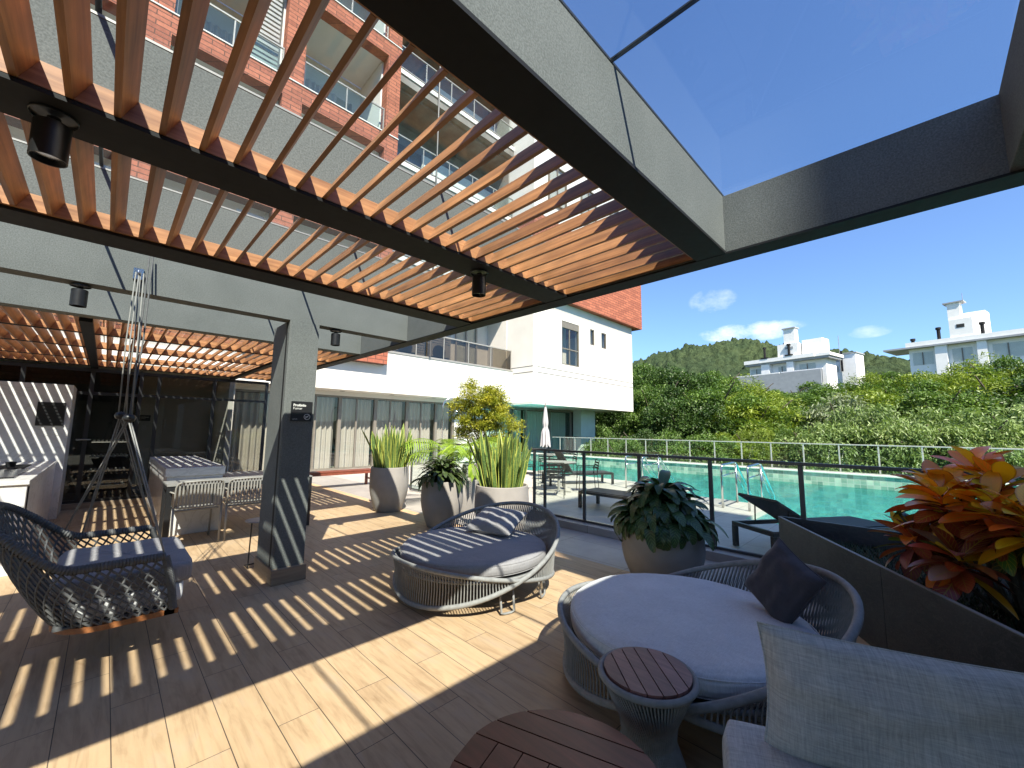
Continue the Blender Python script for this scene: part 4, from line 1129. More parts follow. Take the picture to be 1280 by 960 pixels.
def dining_chair(loc, rz, label, mat='chair_metal', group='slatted metal chairs at the bar table', first=[None]):
    if first[0]: return dup(first[0], loc, rz, label)
    t = empty('dining_chair', loc, label, 'chair', group, rz)
    W = .25
    b = MB(); b.box(-W+.02, W-.02, -.22, .24, .43, .45, bev=.006); b.build('seat', M[mat], t)
    # back frame: rounded rectangle leaning backwards (-y)
    def bp(x, z): return Vector((x, -.24-(z-.45)*.22-.05*(1-(x/W)**2)*0, z))
    b = MB(); pts = []
    for (x, z) in [(-W, .50), (-W, .74), (-W+.015, .785), (-W+.05, .805), (0, .812), (W-.05, .805), (W-.015, .785), (W, .74), (W, .50), (W-.03, .485), (0, .48), (-W+.03, .485)]:
        y = -.24-(z-.45)*.2-.04*(1-(x/W)**2); pts.append((x, y, z))
    b.tube(pts, .011, 8, closed=True); b.build('back_frame', M[mat], t, smooth='all')
    b = MB()
    for k in range(13):
        x = -W+.035+k*(2*W-.07)/12; c = -.04*(1-(x/W)**2)
        b.box(x-.009, x+.009, -.262+c, -.252+c, .485, .805, M=Matrix.Translation((0, -.035, 0)))
    b.build('back_slats', M[mat], t)
    b = MB(); y0 = -.26
    b.tube([(-W, -.29, .67), (-W-.01, -.05, .665), (-W, .16, .64), (-W, .2, .60)], .010, 8); b.build('armrest', M[mat], t, smooth='all')
    b = MB(); b.tube([(W, -.29, .67), (W+.01, -.05, .665), (W, .16, .64), (W, .2, .60)], .010, 8); b.build('armrest', M[mat], t, smooth='all')
    for s in (-1, 1):
        b = MB(); b.tube([(s*W, -.24, .50), (s*(W-.005), -.26, .0)], .0125, 8); b.build('leg', M[mat], t, smooth='all')
        b = MB(); b.tube([(s*W, .2, .62), (s*(W-.005), .23, .0)], .0125, 8); b.build('leg', M[mat], t, smooth='all')
    first[0] = t; return t
dining_chair((.915, 6.86, 0), R(4), 'slatted taupe metal chair at the bar table, left one nearer the swing')
dining_chair((1.50, 6.86, 0), R(-3), 'slatted taupe metal chair at the bar table, next to the column')
t = empty('side_table', (1.30, 5.22, 0), 'tiny round metal side table half hidden behind the column', 'side table')
b = MB(); b.lathe([(0, .478), (.14, .478), (.145, .485), (.14, .49), (0, .49)], 36); b.build('table_top', M['alu'], t, smooth=True)
b = MB(); b.tube([(-.09, -.05, .478), (-.10, -.06, .012), (.08, -.06, .012), (.08, .06, .012), (-.1, .06, .012), (-.1, -.06, .012)], .007, 6); b.build('base', M['black'], t)
# wooden bench by the curtained doors
t = empty('wooden_bench', (3.45, 10.4, 0), 'low reddish wooden bench before the curtained doors, right of the column', 'bench')
t.rotation_euler.z = R(-1.5)
b = MB()
for k in range(5): b.box(0, 1.75, .02+k*.078, .085+k*.078, .40, .425, bev=.003)
b.build('seat', M['redwood'], t)
b = MB(); b.box(.06, 1.7, .03, .06, .33, .395); b.box(.06, 1.7, .35, .38, .33, .395); b.build('rail', M['redwood'], t)
for x in (.05, 1.64):
    for y in (.03, .33): b = MB(); b.box(x, x+.06, y, y+.06, 0, .395); b.build('leg', M['redwood'], t)
    b = MB(); b.box(x+.015, x+.045, .09, .33, .16, .2); b.build('stretcher', M['redwood'], t)

# ------------------------------------------------------------------ pool side things
def ladder(x, y, label):
    t = empty('pool_handrail', (x, y, 0), label, 'pool handrail', 'stainless pool handrails')
    for s in (0, .48):
        b = MB(); r = .021
        b.tube([(0, s, 0), (0, s, .80), (.03, s, .84), (.85, s, .86), (.95, s, .83), (1.9, s, .10), (1.92, s, -.4)], r, 10); b.build('rail_tube', M['inox'], t, smooth='all')
        b = MB(); b.tube([(0, s, .62), (.9, s, .64)], .015, 8); b.tube([(.95, s, .60), (1.7, s, .02)], .015, 8); b.tube([(.92, s, .84), (.92, s, 0)], r, 10); b.build('stay', M['inox'], t, smooth='all')
    return t
ladder(8.95, 2.45, 'stainless steel pool handrail nearest the dark stone planter')
ladder(10.0, 5.2, 'stainless steel pool handrail seen above the zebra-leafed plant')
def lounger(loc, rz, label, back=35, first={}):
    t = empty('sun_lounger', loc, label, 'sun lounger', 'black sun loungers by the pool', rz)
    b = MB(); W, L = .34, 1.95
    b.box(0, L, -W, -W+.05, .27, .32, bev=.004); b.box(0, L, W-.05, W, .27, .32, bev=.004); b.box(0, .05, -W+.05, W-.05, .27, .32); b.box(L-.05, L, -W+.05, W-.05, .27, .32)
    b.build('frame', M['black'], t)
    for x in (0.0, L-.06):
        for s in (-W, W-.05): b = MB(); b.box(x, x+.06, s, s+.05, 0, .269); b.build('leg', M['black'], t)
    b = MB(); b.box(.03, 1.25, -W+.052, W-.052, .318, .33); b.build('seat_mesh', M['wicker_dark'], t)
    b = MB(); mm = Matrix.Translation((1.25, 0, .325)) @ Matrix.Rotation(R(-back), 4, 'Y')
    b.box(0, .70, -W+.03, W-.03, -.012, .022, M=mm, bev=.004); b.build('backrest', M['wicker_dark'], t)
    b = MB(); b.tube([(1.65, -W+.08, .30), (1.25+.45*math.cos(R(back)), -W+.08, .325+.45*math.sin(R(back)))], .010, 6); b.tube([(1.65, W-.08, .30), (1.25+.45*math.cos(R(back)), W-.08, .325+.45*math.sin(R(back)))], .010, 6); b.build('prop', M['black'], t)
    return t
lounger((7.55, .55, 0), R(147), 'black sun lounger with raised back just behind the dark stone planter', 30)
lounger((7.1, 4.9, 0), R(-90), 'black sun lounger whose foot shows right of the zebra-leafed planter', 0)
lounger((10.6, 6.6, 0), R(150), 'black sun lounger with steep raised back, far side by the water', 60)
# umbrella and table group
t = empty('patio_umbrella', (11.4, 9.7, 0), 'closed grey patio umbrella on a pole before the glazed corner', 'umbrella')
b = MB(); b.tube([(0, 0, 0), (0, 0, 2.5)], .024, 10); b.lathe([(0, 0), (.28, 0), (.28, .05), (.05, .08), (.04, .3), (0, .3)], 28); b.build('pole', M['alu'], t, smooth=True)
b = MB()
def um(u, v):
    a = 2*math.pi*u; z = .95+v*1.42; k = 1-v
    tie = 1-.45*math.exp(-((z-1.62)/.10)**2)
    r = (.03+.13*k**.8*tie)*(1+.28*math.sin(8*a+v*3)*(.3+.7*k))
    return (r*math.cos(a), r*math.sin(a), z-.06*math.sin(8*a)*k)
b.grid(um, 96, 24, closeu=True); b.build('canopy', M['umbrella'], t, smooth='all')
b = MB(); b.lathe([(0, 2.36), (.04, 2.37), (.02, 2.45), (.035, 2.5), (0, 2.56)], 14); b.build('finial', M['alu'], t, smooth='all')
def round_table(x, y, label):
    t = empty('patio_table', (x, y, 0), label, 'table', 'round patio tables under the umbrella')
    b = MB(); b.lathe([(0, .715), (.42, .715), (.43, .725), (.42, .735), (0, .735)], 48); b.build('table_top', M['alu'], t, smooth=True)
    b = MB(); b.tube([(0, 0, .03), (0, 0, .714)], .035, 12)
    for k in range(4): a = k*math.pi/2+.5; b.tube([(0, 0, .05), (.30*math.cos(a), .30*math.sin(a), .012)], .018, 6)
    b.build('pedestal', M['alu'], t); return t
round_table(8.1, 6.45, 'round grey patio table nearer the railing'); round_table(10.3, 8.6, 'round grey patio table farther back at the umbrella')
pc = [None]
def patio_chair(x, y, rz, label):
    if pc[0]: return dup(pc[0], (x, y, 0), rz, label)
    t = empty('patio_chair', (x, y, 0), label, 'chair', 'metal chairs at the patio tables', rz)
    b = MB(); b.box(-.21, .21, -.21, .21, .42, .44, bev=.005); b.build('seat', M['steel'], t)
    b = MB(); b.tube([(-.22, -.21, .42), (-.22, -.27, .78), (.22, -.27, .78), (.22, -.21, .42)], .010, 6)
    for k in range(3): b.box(-.21, .21, -.262, -.25, .56+k*.07, .60+k*.07)
    b.build('backrest', M['steel'], t)
    for s in (-1, 1):
        b = MB(); b.tube([(s*.22, .20, .62), (s*.22, .23, 0)], .009, 6); b.build('leg', M['steel'], t)
        b = MB(); b.tube([(s*.22, -.21, .62), (s*.22, -.26, 0)], .009, 6); b.build('leg', M['steel'], t)
        b = MB(); b.tube([(s*.22, -.24, .62), (s*.22, .20, .62)], .010, 6); b.build('armrest', M['steel'], t)
    pc[0] = t; return t
for i, (x, y, rz, lb) in enumerate([(7.45, 6.05, -55, 'patio chair on the near left of the nearer patio table'), (8.65, 6.0, 45, 'patio chair on the near right of the nearer patio table'), (8.6, 7.0, 130, 'patio chair behind the nearer patio table, right'),
        (7.6, 7.1, 215, 'patio chair behind the nearer patio table, left'), (9.7, 8.2, -55, 'patio chair at the left of the farther patio table'), (10.9, 8.3, 50, 'patio chair at the right of the farther patio table')]):
    patio_chair(x, y, R(rz), lb)
# outdoor shower
t = empty('outdoor_shower', (7.56, 10.7, 0), 'curved chrome outdoor shower behind the plants', 'shower')
b = MB(); pts = [(0, 0, 0), (0, 0, 2.2)]+[(.21-.21*math.cos(a), -.08*(1-math.cos(a)), 2.2+.28*math.sin(a)) for a in [k*math.pi/12 for k in range(1, 12)]]+[(.42, -.16, 2.12)]
b.tube(pts, .024, 10); b.build('pipe', M['inox'], t, smooth='all')
b = MB(); b.lathe([(.02, 2.12), (.05, 2.07), (.05, 2.05), (0, 2.05)], 16, (.42, -.16)); b.build('shower_head', M['inox'], t, smooth=True)

# ------------------------------------------------------------------ dark stone planter (triangular)
t = empty('stone_planter', (5.28, 1.15, 0), 'low dark slate planter wall running diagonally along the right side', 'planter')
P0 = (5.28, 1.17); P1 = (2.6, -.52); 
def off(p, d): return (p[0]-5.28, p[1]-1.15+d)
dx, dy = P1[0]-P0[0], P1[1]-P0[1]; Ln = math.hypot(dx, dy); nx, ny = -dy/Ln, dx/Ln       # normal; pick side away from camera
if nx < 0: nx, ny = -nx, -ny
def seg(a0, a1, name, mat, z0, z1, w=.035, proud=0):
    A_ = (P0[0]+dx*a0-nx*proud, P0[1]+dy*a0-ny*proud); B_ = (P0[0]+dx*a1-nx*proud, P0[1]+dy*a1-ny*proud)
    b = MB(); b.prism([(A_[0]-5.28, A_[1]-1.15), (A_[0]+nx*(w+2*proud)-5.28, A_[1]+ny*(w+2*proud)-1.15), (B_[0]+nx*(w+2*proud)-5.28, B_[1]+ny*(w+2*proud)-1.15), (B_[0]-5.28, B_[1]-1.15)], z0, z1)
    return b.build(name, M[mat], t)
cuts = [0, .535, 1.0, 1.5]
for a, b_ in zip(cuts, cuts[1:]): seg(a+.0009, b_-.0009, 'stone_slab', 'slate', .002, .597)
M['slatelight'] = plain('honed_slate_edge', (.20, .20, .195), .55, 0, .1, 20)
seg(0, 1.5, 'edge_trim', 'slatelight', .5975, .602, w=.020, proud=.0015)
b = MB(); b.box(-.02, .02, -4.6, .0, .002, .60, M=TM((.03, 0, 0))); b.build('back_panel', M['slate'], t)
b = MB(); b.prism([(-.02, -.05), (-2.6, -1.70), (-4.0, -2.6), (-4.0, -4.6), (0, -4.6)], .30, .42); b.build('soil', M['soil'], t)
TREES = [
   (34.51, 21.31, -1.5, 10.14, 5.0, 0, 'leaf_dark', 'dark green tree, first from left in the back tree row', 'leafy_tree') ,
   (40.48, 20.81, -1.0, 11.09, 5.2, 1, 'leaf_mid', 'mid green tree, second from left in the back tree row', 'leafy_tree') ,
   (39.02, 16.67, -1.5, 11.08, 4.6, 0, 'leaf_dark', 'dark green tree, third from left in the back tree row', 'leafy_tree') ,
   (47.65, 16.55, -1.0, 10.93, 4.6, 1, 'leaf_mid', 'mid green tree, fourth from left in the back tree row', 'leafy_tree') ,
   (50.09, 14.34, -1.0, 9.53, 5.0, 2, 'leaf_yel', 'yellowish green tree, fifth from left in the back tree row', 'leafy_tree') ,
   (55.15, 12.21, -1.0, 9.22, 5, 0, 'leaf_mid', 'mid green tree, sixth from left in the back tree row', 'leafy_tree') ,
   (60.41, 9.69, -1.0, 9.94, 5, 1, 'leaf_mid', 'mid green tree, seventh from left in the back tree row', 'leafy_tree') ,
   (63.18, 6.88, -1.0, 10.28, 5, 0, 'leaf_mid', 'mid green tree, eighth from left in the back tree row', 'leafy_tree') ,
   (63.29, 3.89, -1.0, 10.58, 4.6, 2, 'leaf_yel', 'yellowish green tree, ninth from left in the back tree row', 'leafy_tree') ,
   (65.9, 1.16, -1.0, 11.38, 5.5, 1, 'leaf_mid', 'mid green tree, tenth from left in the back tree row', 'leafy_tree') ,
   (66.0, -1.81, -1.0, 11.59, 5, 0, 'leaf_yel', 'yellowish green tree, eleventh from left in the back tree row', 'leafy_tree') ,
   (65.85, -4.54, -1.0, 11.85, 5, 2, 'leaf_yel', 'yellowish green tree, twelfth from left in the back tree row', 'leafy_tree') ,
   (65.32, -6.89, -1.0, 12.12, 5, 1, 'leaf_mid', 'mid green tree, thirteenth from left in the back tree row', 'leafy_tree') ,
   (67.78, -9.35, -1.0, 12.16, 5, 0, 'leaf_yel', 'yellowish green tree, fourteenth from left in the back tree row', 'leafy_tree') ,
   (70.7, -12.3, -1.0, 12.46, 5, 1, 'leaf_mid', 'mid green tree, fifteenth from left in the back tree row', 'leafy_tree') ,
   (30.8, 19.69, -1.0, 7.37, 3.6, 1, 'leaf_dark', 'dark green tree, first from left in the middle tree row', 'leafy_tree') ,
   (29.17, 14.17, -2.5, 9.15, 3.0, 0, 'leaf_mid', 'mid green tree, second from left in the middle tree row', 'leafy_tree') ,
   (27.83, 11.38, -2.5, 8.29, 3.4, 1, 'leaf_dark', 'dark green tree, third from left in the middle tree row', 'leafy_tree') ,
   (30.1, 10.48, -2.5, 8.69, 4.4, 0, 'leaf_mid', 'mid green tree, fourth from left in the middle tree row', 'leafy_tree') ,
   (29.93, 8.03, -2.5, 7.34, 3.6, 2, 'leaf_yel', 'yellowish green tree, fifth from left in the middle tree row', 'leafy_tree') ,
   (33.79, 7.03, -2.5, 7.27, 3.8, 2, 'leaf_yel', 'yellowish green tree, sixth from left in the middle tree row', 'leafy_tree') ,
   (34.14, 5.19, -2.5, 7.73, 4.2, 1, 'leaf_mid', 'mid green tree, seventh from left in the middle tree row', 'leafy_tree') ,
   (31.92, 3.26, -2.5, 6.96, 3.0, 3, 'leaf_grey', 'silvery grey-green tree, eighth from left in the middle tree row', 'leafy_tree') ,
   (38.87, 1.77, -2.5, 8.61, 4.4, 0, 'leaf_yel', 'yellowish green tree, ninth from left in the middle tree row', 'leafy_tree') ,
   (38.12, -0.34, -2.5, 8.69, 4.0, 1, 'leaf_mid', 'mid green tree, tenth from left in the middle tree row', 'leafy_tree') ,
   (41.38, -2.25, -2.5, 9.23, 4.4, 2, 'leaf_yel', 'yellowish green tree, eleventh from left in the middle tree row', 'leafy_tree') ,
   (40.28, -4.0, -2.5, 9.24, 4.2, 0, 'leaf_dark', 'dark green tree, twelfth from left in the middle tree row', 'leafy_tree') ,
   (42.35, -6.13, -2.5, 9.68, 4.2, 1, 'leaf_mid', 'mid green tree, thirteenth from left in the middle tree row', 'leafy_tree') ,
   (20.87, 13.22, -2.6, 4.67, 1.5, 3, 'leaf_mid', 'mid green bush, first from left in the front row at the pool railing', 'leafy_bush') ,
   (18.96, 10.91, -2.6, 4.36, 1.7, 0, 'leaf_mid', 'mid green bush, second from left in the front row at the pool railing', 'leafy_bush') ,
   (21.68, 10.95, -2.6, 4.89, 2.0, 1, 'leaf_dark', 'dark green bush, third from left in the front row at the pool railing', 'leafy_bush') ,
   (21.75, 9.52, -2.6, 4.53, 1.8, 3, 'leaf_mid', 'mid green bush, fourth from left in the front row at the pool railing', 'leafy_bush') ,
   (22.72, 8.52, -2.6, 4.81, 2.0, 0, 'leaf_mid', 'mid green bush, fifth from left in the front row at the pool railing', 'leafy_bush') ,
   (24.85, 7.83, -2.6, 4.72, 2.0, 1, 'leaf_yel', 'yellowish green bush, sixth from left in the front row at the pool railing', 'leafy_bush') ,
   (26.0, 6.67, -2.6, 4.87, 2.0, 2, 'leaf_yel', 'yellowish green bush, seventh from left in the front row at the pool railing', 'leafy_bush') ,
   (27.21, 5.44, -2.6, 4.98, 2.0, 2, 'leaf_mid', 'mid green bush, eighth from left in the front row at the pool railing', 'leafy_bush') ,
   (26.01, 3.79, -2.6, 5.01, 2.1, 3, 'leaf_pale', 'pale big-leaved bush, ninth from left in the front row at the pool railing', 'leafy_bush') ,
   (27.27, 2.37, -2.6, 6.06, 2.3, 3, 'leaf_pale', 'pale big-leaved bush, tenth from left in the front row at the pool railing', 'leafy_bush') ,
   (27.19, 1.02, -2.6, 6.1, 2.2, 3, 'leaf_pale', 'pale big-leaved bush, eleventh from left in the front row at the pool railing', 'leafy_bush') ,
   (28.47, -0.21, -2.6, 5.89, 2.2, 3, 'leaf_pale', 'pale big-leaved bush, twelfth from left in the front row at the pool railing', 'leafy_bush') ,
   (28.38, -1.52, -2.6, 5.75, 2.2, 3, 'leaf_pale', 'pale big-leaved bush, thirteenth from left in the front row at the pool railing', 'leafy_bush') ,
   (29.82, -2.99, -2.6, 6.0, 2.3, 3, 'leaf_pale', 'pale big-leaved bush, fourteenth from left in the front row at the pool railing', 'leafy_bush') ,
   (31.4, -4.59, -2.6, 6.17, 2.3, 3, 'leaf_pale', 'pale big-leaved bush, fifteenth from left in the front row at the pool railing', 'leafy_bush') ,
]
# ================================================================== PLANTS
def pot(name, loc, r_rim, r_mid, r_base, h, label):
    t = empty(name, loc, label, 'planter pot', 'tapered grey composite planter pots')
    prof = [(0, .012), (r_base-.01, 0), (r_base, .01)]
    for k in range(1, 15):
        s = k/15; r = r_base + (r_mid-r_base)*math.sin(min(1, s/.62)*math.pi/2) if s < .62 else r_mid + (r_rim-r_mid)*((s-.62)/.38)**1.6
        prof.append((r, .01+(h-.02)*s))
    prof += [(r_rim, h-.006), (r_rim-.006, h), (r_rim-.022, h), (r_rim-.028, h-.008), (r_rim-.035, h-.07)]
    b = MB(); b.lathe(prof, 72); b.build('pot_body', M['pot'], t, smooth=True)
    b = MB(); b.lathe([(r_rim-.034, h-.06), (0, h-.045)], 40); b.build('soil', M['soil'], t)
    return t
pot('planter_pot', (3.83, 7.06, 0), .335, .350, .235, .80, 'tall grey planter pot farthest left, holding upright snake plants')
pot('planter_pot', (3.87, 5.43, 0), .315, .330, .225, .70, 'grey planter pot in the middle of the row, under a bronze-leaved plant')
pot('planter_pot', (4.07, 4.27, 0), .37, .385, .26, .73, 'grey planter pot right behind the middle daybed, holding tall snake plants')
pot('planter_pot', (4.12, 1.945, 0), .385, .40, .29, .57, 'widest grey planter pot, behind the pale daybed, under zebra-patterned leaves')

def leaf_strip(b, base, direc, length, width, droop, seg=7, fold=.25, shape='ell', roll=0, col=None, curl=0):
    """one leaf as a folded strip with UVs (u along, v across)"""
    if b.uv is None: b.uv = []
    if col is not None and b.col is None: b.col = []
    d = Vector(direc).normalized(); p = Vector(base); side = d.cross(Vector((0, 0, 1)))
    if side.length < .05: side = Vector((math.cos(roll*3+1), math.sin(roll*3+1), 0))
    side.normalize()
    if roll: side = (Matrix.Rotation(roll, 3, d) @ side)
    n0 = len(b.v); step = length/seg
    for i in range(seg+1):
        s = i/seg
        if shape == 'ell': w = math.sin(math.pi*min(1, max(0, s*.93+.05)))**.52
        elif shape == 'blade': w = (min(1, s*5+.5))*(1-max(0, (s-.75)/.25)**1.5) if s < 1 else .02
        elif shape == 'lance': w = math.sin(math.pi*(s*.96+.03)**.8)
        elif shape == 'croton': w = math.sin(math.pi*min(1, (s*.95+.03)**1.15))**.8
        w = max(w, .03)*width/2
        nrm = side.cross(d)
        up_ = nrm*fold*w
        b.v += [tuple(p+side*w+up_), tuple(p), tuple(p-side*w+up_)]
        # bend
        ax = side; d = (Matrix.Rotation(-droop/seg, 3, ax) @ d).normalized() if droop else d
        if curl: side = (Matrix.Rotation(curl/seg, 3, d) @ side)
        p = p + d*step
    for i in range(seg):
        a = n0+i*3; s0, s1 = i/seg, (i+1)/seg
        b.f += [(a, a+1, a+4, a+3), (a+1, a+2, a+5, a+4)]
        b.uv += [[(s0, 0), (s0, .5), (s1, .5), (s1, 0)], [(s0, .5), (s0, 1), (s1, 1), (s1, .5)]]
        if b.col is not None: b.col += [col, col]
def plant(name, loc, label, cat, group=None): return empty(name, loc, label, cat, group)
def snake_plant(loc, r, n, h0, h1, seed, label):
    t = plant('snake_plant', loc, label, 'snake plant', 'banded snake plants'); rnd = random.Random(seed); b = MB()
    for k in range(n):
        a = rnd.uniform(0, 2*math.pi); q = math.sqrt(rnd.random())*r; L = rnd.uniform(h0, h1)
        if rnd.random() < .25: L *= .6
        tilt = .03+.30*(q/r)*rnd.uniform(.1, 1.3)
        d = Vector((math.cos(a)*tilt, math.sin(a)*tilt, 1))
        leaf_strip(b, (q*math.cos(a), q*math.sin(a), -.03), d, L, rnd.uniform(.055, .085), rnd.uniform(-.15, .25), 9, .3, 'blade', roll=rnd.uniform(-3, 3), curl=rnd.uniform(-.9, .9))
    b.build('leaves', M['snake'], t, smooth='all'); return t
snake_plant((3.83, 7.06, .75), .25, 85, .50, .90, 3, 'light green snake plants bristling from the farthest left pot')
snake_plant((4.07, 4.27, .68), .27, 100, .55, .90, 4, 'tall dense snake plants in the pot behind the middle daybed')
def rosette(loc, r, n, L0, L1, W, mat, seed, label, name, cat, up0=1.35, down=-.5, droop=1.2, zspread=.25):
    t = plant(name, loc, label, cat); rnd = random.Random(seed); b = MB(); st = MB()
    for k in range(n):
        s = (k+.5)/n; a = k*2.39996+rnd.uniform(-.25, .25); el = up0+(down-up0)*s**.8+rnd.uniform(-.15, .15)
        q = r*(.15+.85*s)*rnd.uniform(.7, 1.05); L = rnd.uniform(L0, L1); z = zspread*(1-s)*rnd.uniform(.7, 1.2)
        base = Vector((q*math.cos(a), q*math.sin(a), z)); d = Vector((math.cos(a)*math.cos(el), math.sin(a)*math.cos(el), math.sin(el)))
        st.tube([(q*.2*math.cos(a), q*.2*math.sin(a), -.1), base*.6+Vector((0, 0, .0)), base], .004, 4, cap=False)
        leaf_strip(b, base, d, L, W*rnd.uniform(.8, 1.15), droop*rnd.uniform(.6, 1.4), 8, rnd.uniform(.1, .35), 'ell', roll=rnd.uniform(-.35, .35))
    b.build('leaves', M[mat], t, smooth='all'); st.build('stems', M['leaf_dark'], t); return t
rosette((4.12, 1.945, .60), .36, 280, .22, .34, .105, 'zebra', 5, 'dark zebra-patterned foliage spilling over the widest pot', 'zebra_plant', 'plant', 1.1, .12, 1.9, .30)
rosette((3.87, 5.43, .72), .29, 190, .20, .30, .062, 'reddish', 6, 'bronze and green leafy plant in the middle pot of the row', 'leafy_plant', 'plant', 1.35, .1, 1.5, .24)

# golden shrub, a small tree behind the pots
def crown_mesh(seed, n, rad, leaf, name, asp=1.0, lobes=14, flat=.0, shell_=.55, lw=.55, droop=.3, zf=1.0, pad=.62):
    rnd = random.Random(seed); b = MB(); L = []
    for k in range(lobes):
        a = k*2.4; z = 1-2*(k+.5)/lobes; q = math.sqrt(max(0, 1-z*z))
        c = Vector((q*math.cos(a), q*math.sin(a), z*zf))*rad*rnd.uniform(.35, .80); L.append((c, rad*rnd.uniform(.16, .36)))
    vs = []; fs = []
    for i in range(n):
        c, r = L[rnd.randrange(lobes)]
        # twig tufts: leaves gather in clumps on the lobe's surface
        if i % 11 == 0:
            while True:
                d = Vector((rnd.gauss(0, 1), rnd.gauss(0, 1), rnd.gauss(.35, .8))).normalized()
                if d.z > -.25 or rnd.random() < .12: break
            rr_ = r*(shell_+(1-shell_)*rnd.random()**.5)
            tuft = c+Vector((d.x*rr_, d.y*rr_, d.z*rr_*pad)); td = d
        p = tuft+Vector((rnd.gauss(0, 1), rnd.gauss(0, 1), rnd.gauss(0, .55)))*leaf*.95
        p.z *= asp
        d = (td*.5+Vector((rnd.gauss(0, 1), rnd.gauss(0, 1), rnd.gauss(.0, .6)-droop))).normalized()
        s = d.cross(Vector((rnd.gauss(0, .5), rnd.gauss(0, .5), 1))).normalized()
        l = leaf*rnd.uniform(.7, 1.35); w = l*lw*.5; n_ = s.cross(d)
        k = len(vs); m0 = p+d*l*.5
        vs += [tuple(p), tuple(m0+s*w+n_*w*.3), tuple(p+d*l), tuple(m0-s*w+n_*w*.3)]
        fs.append((k, k+1, k+2, k+3))
    b.v, b.f = vs, fs; return b.mesh(name)
def link_mesh(name, me, mat, parent, loc=(0,0,0), sc=1, rz=0):
    o = bpy.data.objects.new(name, me); C.objects.link(o); o.parent = parent; o.location = loc; o.scale = sc if isinstance(sc, tuple) else (sc,)*3; o.rotation_euler.z = rz
    if not me.materials: me.materials.append(mat)
    return o
t = plant('golden_shrub', (6.6, 7.6, 0), 'golden yellow small-leaved shrub rising above the snake plants', 'shrub')
link_mesh('crown', crown_mesh(11, 32000, 1.0, .046, 'shrub_crown', 1.0, 26, shell_=.0, pad=.95), M['leaf_gold'], t, (0, 0, 1.86), (1, 1, 1.0))
b = MB(); rnd = random.Random(2)
for k in range(8):
    a = k*.8; b.tube([(0, 0, .5), (.12*math.cos(a), .12*math.sin(a), 1.2), (.45*math.cos(a), .45*math.sin(a), 2.0+.3*rnd.random())], [.022, .015, .006], 6)
b.tube([(0, 0, .0), (0.02, 0, .6)], .035, 8); b.build('trunk', M['bark'], t)
# feathery fronds
def frond_plant(loc, n, L, label, seed, name='split_leaf_palm', mat='leaf_fern'):
    t = plant(name, loc, label, 'palm plant'); rnd = random.Random(seed); b = MB(); st = MB()
    for k in range(n):
        a = k*2.4+rnd.uniform(-.3, .3); el = rnd.uniform(.45, 1.25); d = Vector((math.cos(a)*math.cos(el), math.sin(a)*math.cos(el), math.sin(el))); p = Vector((0, 0, rnd.uniform(0, .25)))
        ll = L*rnd.uniform(.75, 1.15); side = d.cross(Vector((0, 0, 1))).normalized(); N_ = 26; pts = []
        for i in range(N_+1):
            pts.append(p.copy()); s = i/N_
            if s > .35:
                for sg in (-1, 1):
                    dd = (side*sg*.9+d*.75+Vector((0, 0, -.12))).normalized()
                    leaf_strip(b, p, dd, ll*.30*(1-abs(s-.72)*1.3), .022, .8, 4, .2, 'lance')
            d = (Matrix.Rotation(-1.35/N_, 3, side) @ d).normalized(); p = p+d*ll/N_
        st.tube(pts, .006, 4, cap=False)
    b.build('fronds', M[mat], t); st.build('stems', M[mat], t); return t
frond_plant((5.15, 6.95, .65), 13, 1.35, 'bright green feathery fronds between the two snake plants', 8)
frond_plant((4.95, 6.1, .75), 9, .85, 'drooping bright fronds close behind the tall snake plants', 9)
frond_plant((6.05, 7.25, .75), 13, 1.15, 'bright fronds filling in beneath the golden shrub', 19)
pot('planter_pot', (6.05, 7.25, 0), .28, .30, .2, .72, 'grey pot hidden under the golden shrub, holding bright fronds')
pot('planter_pot', (5.05, 6.95, 0), .30, .31, .22, .66, 'grey pot hidden behind the others, holding feathery fronds')
pot('planter_pot', (4.85, 6.1, 0), .26, .27, .2, .58, 'small grey pot hidden behind the tall snake plants')

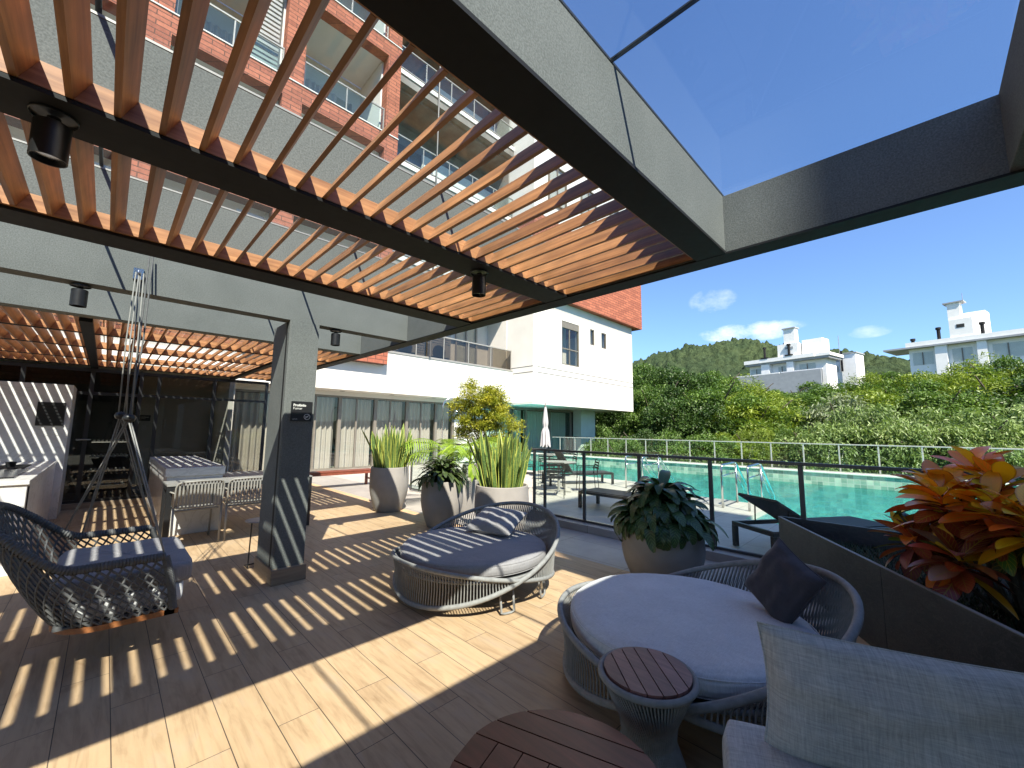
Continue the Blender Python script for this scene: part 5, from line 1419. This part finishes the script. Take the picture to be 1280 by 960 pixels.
# croton in the stone planter
def croton(loc, label, n=150, seed=14, spread=.42, zmax=.8):
    t = plant('croton', loc, label, 'croton plant'); rnd = random.Random(seed); b = MB(); b.col = []; b.uv = []
    ycol = [(.85, .42, .015), (.82, .30, .012), (.75, .50, .03), (.80, .20, .02)]; rcol = [(.42, .05, .02), (.16, .018, .016), (.36, .09, .07), (.30, .06, .025)]; gcol = [(.09, .15, .02), (.05, .08, .02)]; pcol = [(.36, .15, .13)]
    st = MB(); heads = []
    for k in range(24):
        a = k*2.4; q = spread*math.sqrt((k+.3)/24); hgt = zmax*(.45+.55*rnd.random())*(1-.35*q/spread)
        heads.append(Vector((q*math.cos(a), q*math.sin(a), hgt)))
        st.tube([(q*.3*math.cos(a), q*.3*math.sin(a), 0), (q*.7*math.cos(a), q*.7*math.sin(a), hgt*.5), tuple(heads[-1])], [.014, .011, .007], 6)
    per = n//24
    for hd in heads:
        for i in range(per):
            s = i/per; a = i*2.4+rnd.uniform(-.3, .3); el = 1.1-1.7*s+rnd.uniform(-.2, .2); zoff = -.30*s*hd.z/zmax
            base = hd+Vector((.01*math.cos(a), .01*math.sin(a), zoff)); d = Vector((math.cos(a)*math.cos(el), math.sin(a)*math.cos(el), math.sin(el)))
            r = rnd.random(); high = (base.z/zmax)
            if s < .5 and high > .42: c = rnd.choice(ycol); vein = rnd.choice((0.0, .2, .6))
            elif r < .5: c = rnd.choice(rcol); vein = rnd.choice((.3, .6, .9))
            elif r < .75: c = rnd.choice(gcol); vein = rnd.choice((.8, 1))
            else: c = rnd.choice(pcol+ycol); vein = .4
            c = tuple(x*rnd.uniform(.75, 1.15) for x in c)
            leaf_strip(b, base, d, rnd.uniform(.18, .28), rnd.uniform(.072, .112), rnd.uniform(.3, 1.1), 9, rnd.uniform(.1, .3), 'croton', roll=rnd.uniform(-.6, .6), col=(*c, vein))
    b.build('leaves', M['croton'], t, smooth='all'); st.build('stems', M['bark'], t); return t
croton((4.06, -.40, .42), 'orange, red and yellow croton plant with big variegated leaves at the right edge', 780, 14, .54, 1.05)
# ground cover
b = MB(); rnd = random.Random(31)
for k in range(15000):
    u, v = rnd.random(), rnd.random()
    y = 1.05-3.2*u; xmin = 5.28+(-(1.17-y))*(5.28-2.6)/(1.69)+.06
    if xmin > 5.2: continue
    x = max(xmin, 1.5)+(5.26-max(xmin, 1.5))*v
    h = rnd.uniform(.02, .06); a = rnd.uniform(0, 6.28); w = .0035
    o_ = len(b.v); dx_, dy_ = math.cos(a), math.sin(a); bx, by = dx_*h*.7, dy_*h*.7
    b.v += [(x-dy_*w, y+dx_*w, .42), (x+dy_*w, y-dx_*w, .42), (x+bx, y+by, .42+h)]; b.f.append((o_, o_+1, o_+2))
g_ = b.build('grass', M['grass']); tag(g_, 'dark fine-bladed ground cover filling the slate planter', 'ground cover', kind='stuff')

# ------------------------------------------------------------------ trees beyond the pool
CM = [crown_mesh(21, 34000, 1, .045, 'crown_a', lobes=44, zf=.8), crown_mesh(22, 34000, 1, .042, 'crown_b', lobes=36, shell_=.6, zf=.75), crown_mesh(23, 32000, 1, .058, 'crown_c', lobes=50, lw=.28, zf=.85),
      crown_mesh(24, 20000, 1, .078, 'crown_d', lobes=34, lw=.36, droop=.9, zf=.9)]
import itertools
cache = {}
def tree(x, y, zb, h, rx, mesh_i, mat, label, seed, name='leafy_tree', ztrunk=None, group='trees beyond the pool railing'):
    rnd = random.Random(seed)
    t = empty(name, (x, y, zb), label, 'tree', group, rz=rnd.uniform(0, 6.28))
    key = (mesh_i, mat)
    if key not in cache:
        me = CM[mesh_i].copy(); me.materials.clear(); me.materials.append(M[mat]); cache[key] = me
    rz_ = h*.62/1.15
    o = bpy.data.objects.new('crown', cache[key]); C.objects.link(o); o.parent = t
    o.location = (0, 0, h-rz_*.95); o.scale = (rx, rx, rz_); o.rotation_euler = (rnd.uniform(-.1, .1), rnd.uniform(-.1, .1), 0)
    b = MB(); b.tube([(0, 0, 0), (rx*.03, 0, h*.3), (-rx*.02, rx*.03, h*.75)], [h*.03, h*.022, h*.008], 8)
    for k in range(5):
        a = k*1.3+rnd.random(); b.tube([(0, 0, h*(.25+.06*k)), (rx*.3*math.cos(a), rx*.3*math.sin(a), h*(.45+.05*k)), (rx*.7*math.cos(a), rx*.7*math.sin(a), h*(.55+.07*k))], [h*.014, h*.009, h*.004], 6)
    b.build('trunk', M['bark'], t); return t
for i, T in enumerate(TREES):
    tree(T[0], T[1], T[2], T[3], T[4], T[5], T[6], T[7], 100+i, T[8] if len(T) > 8 else 'leafy_tree')
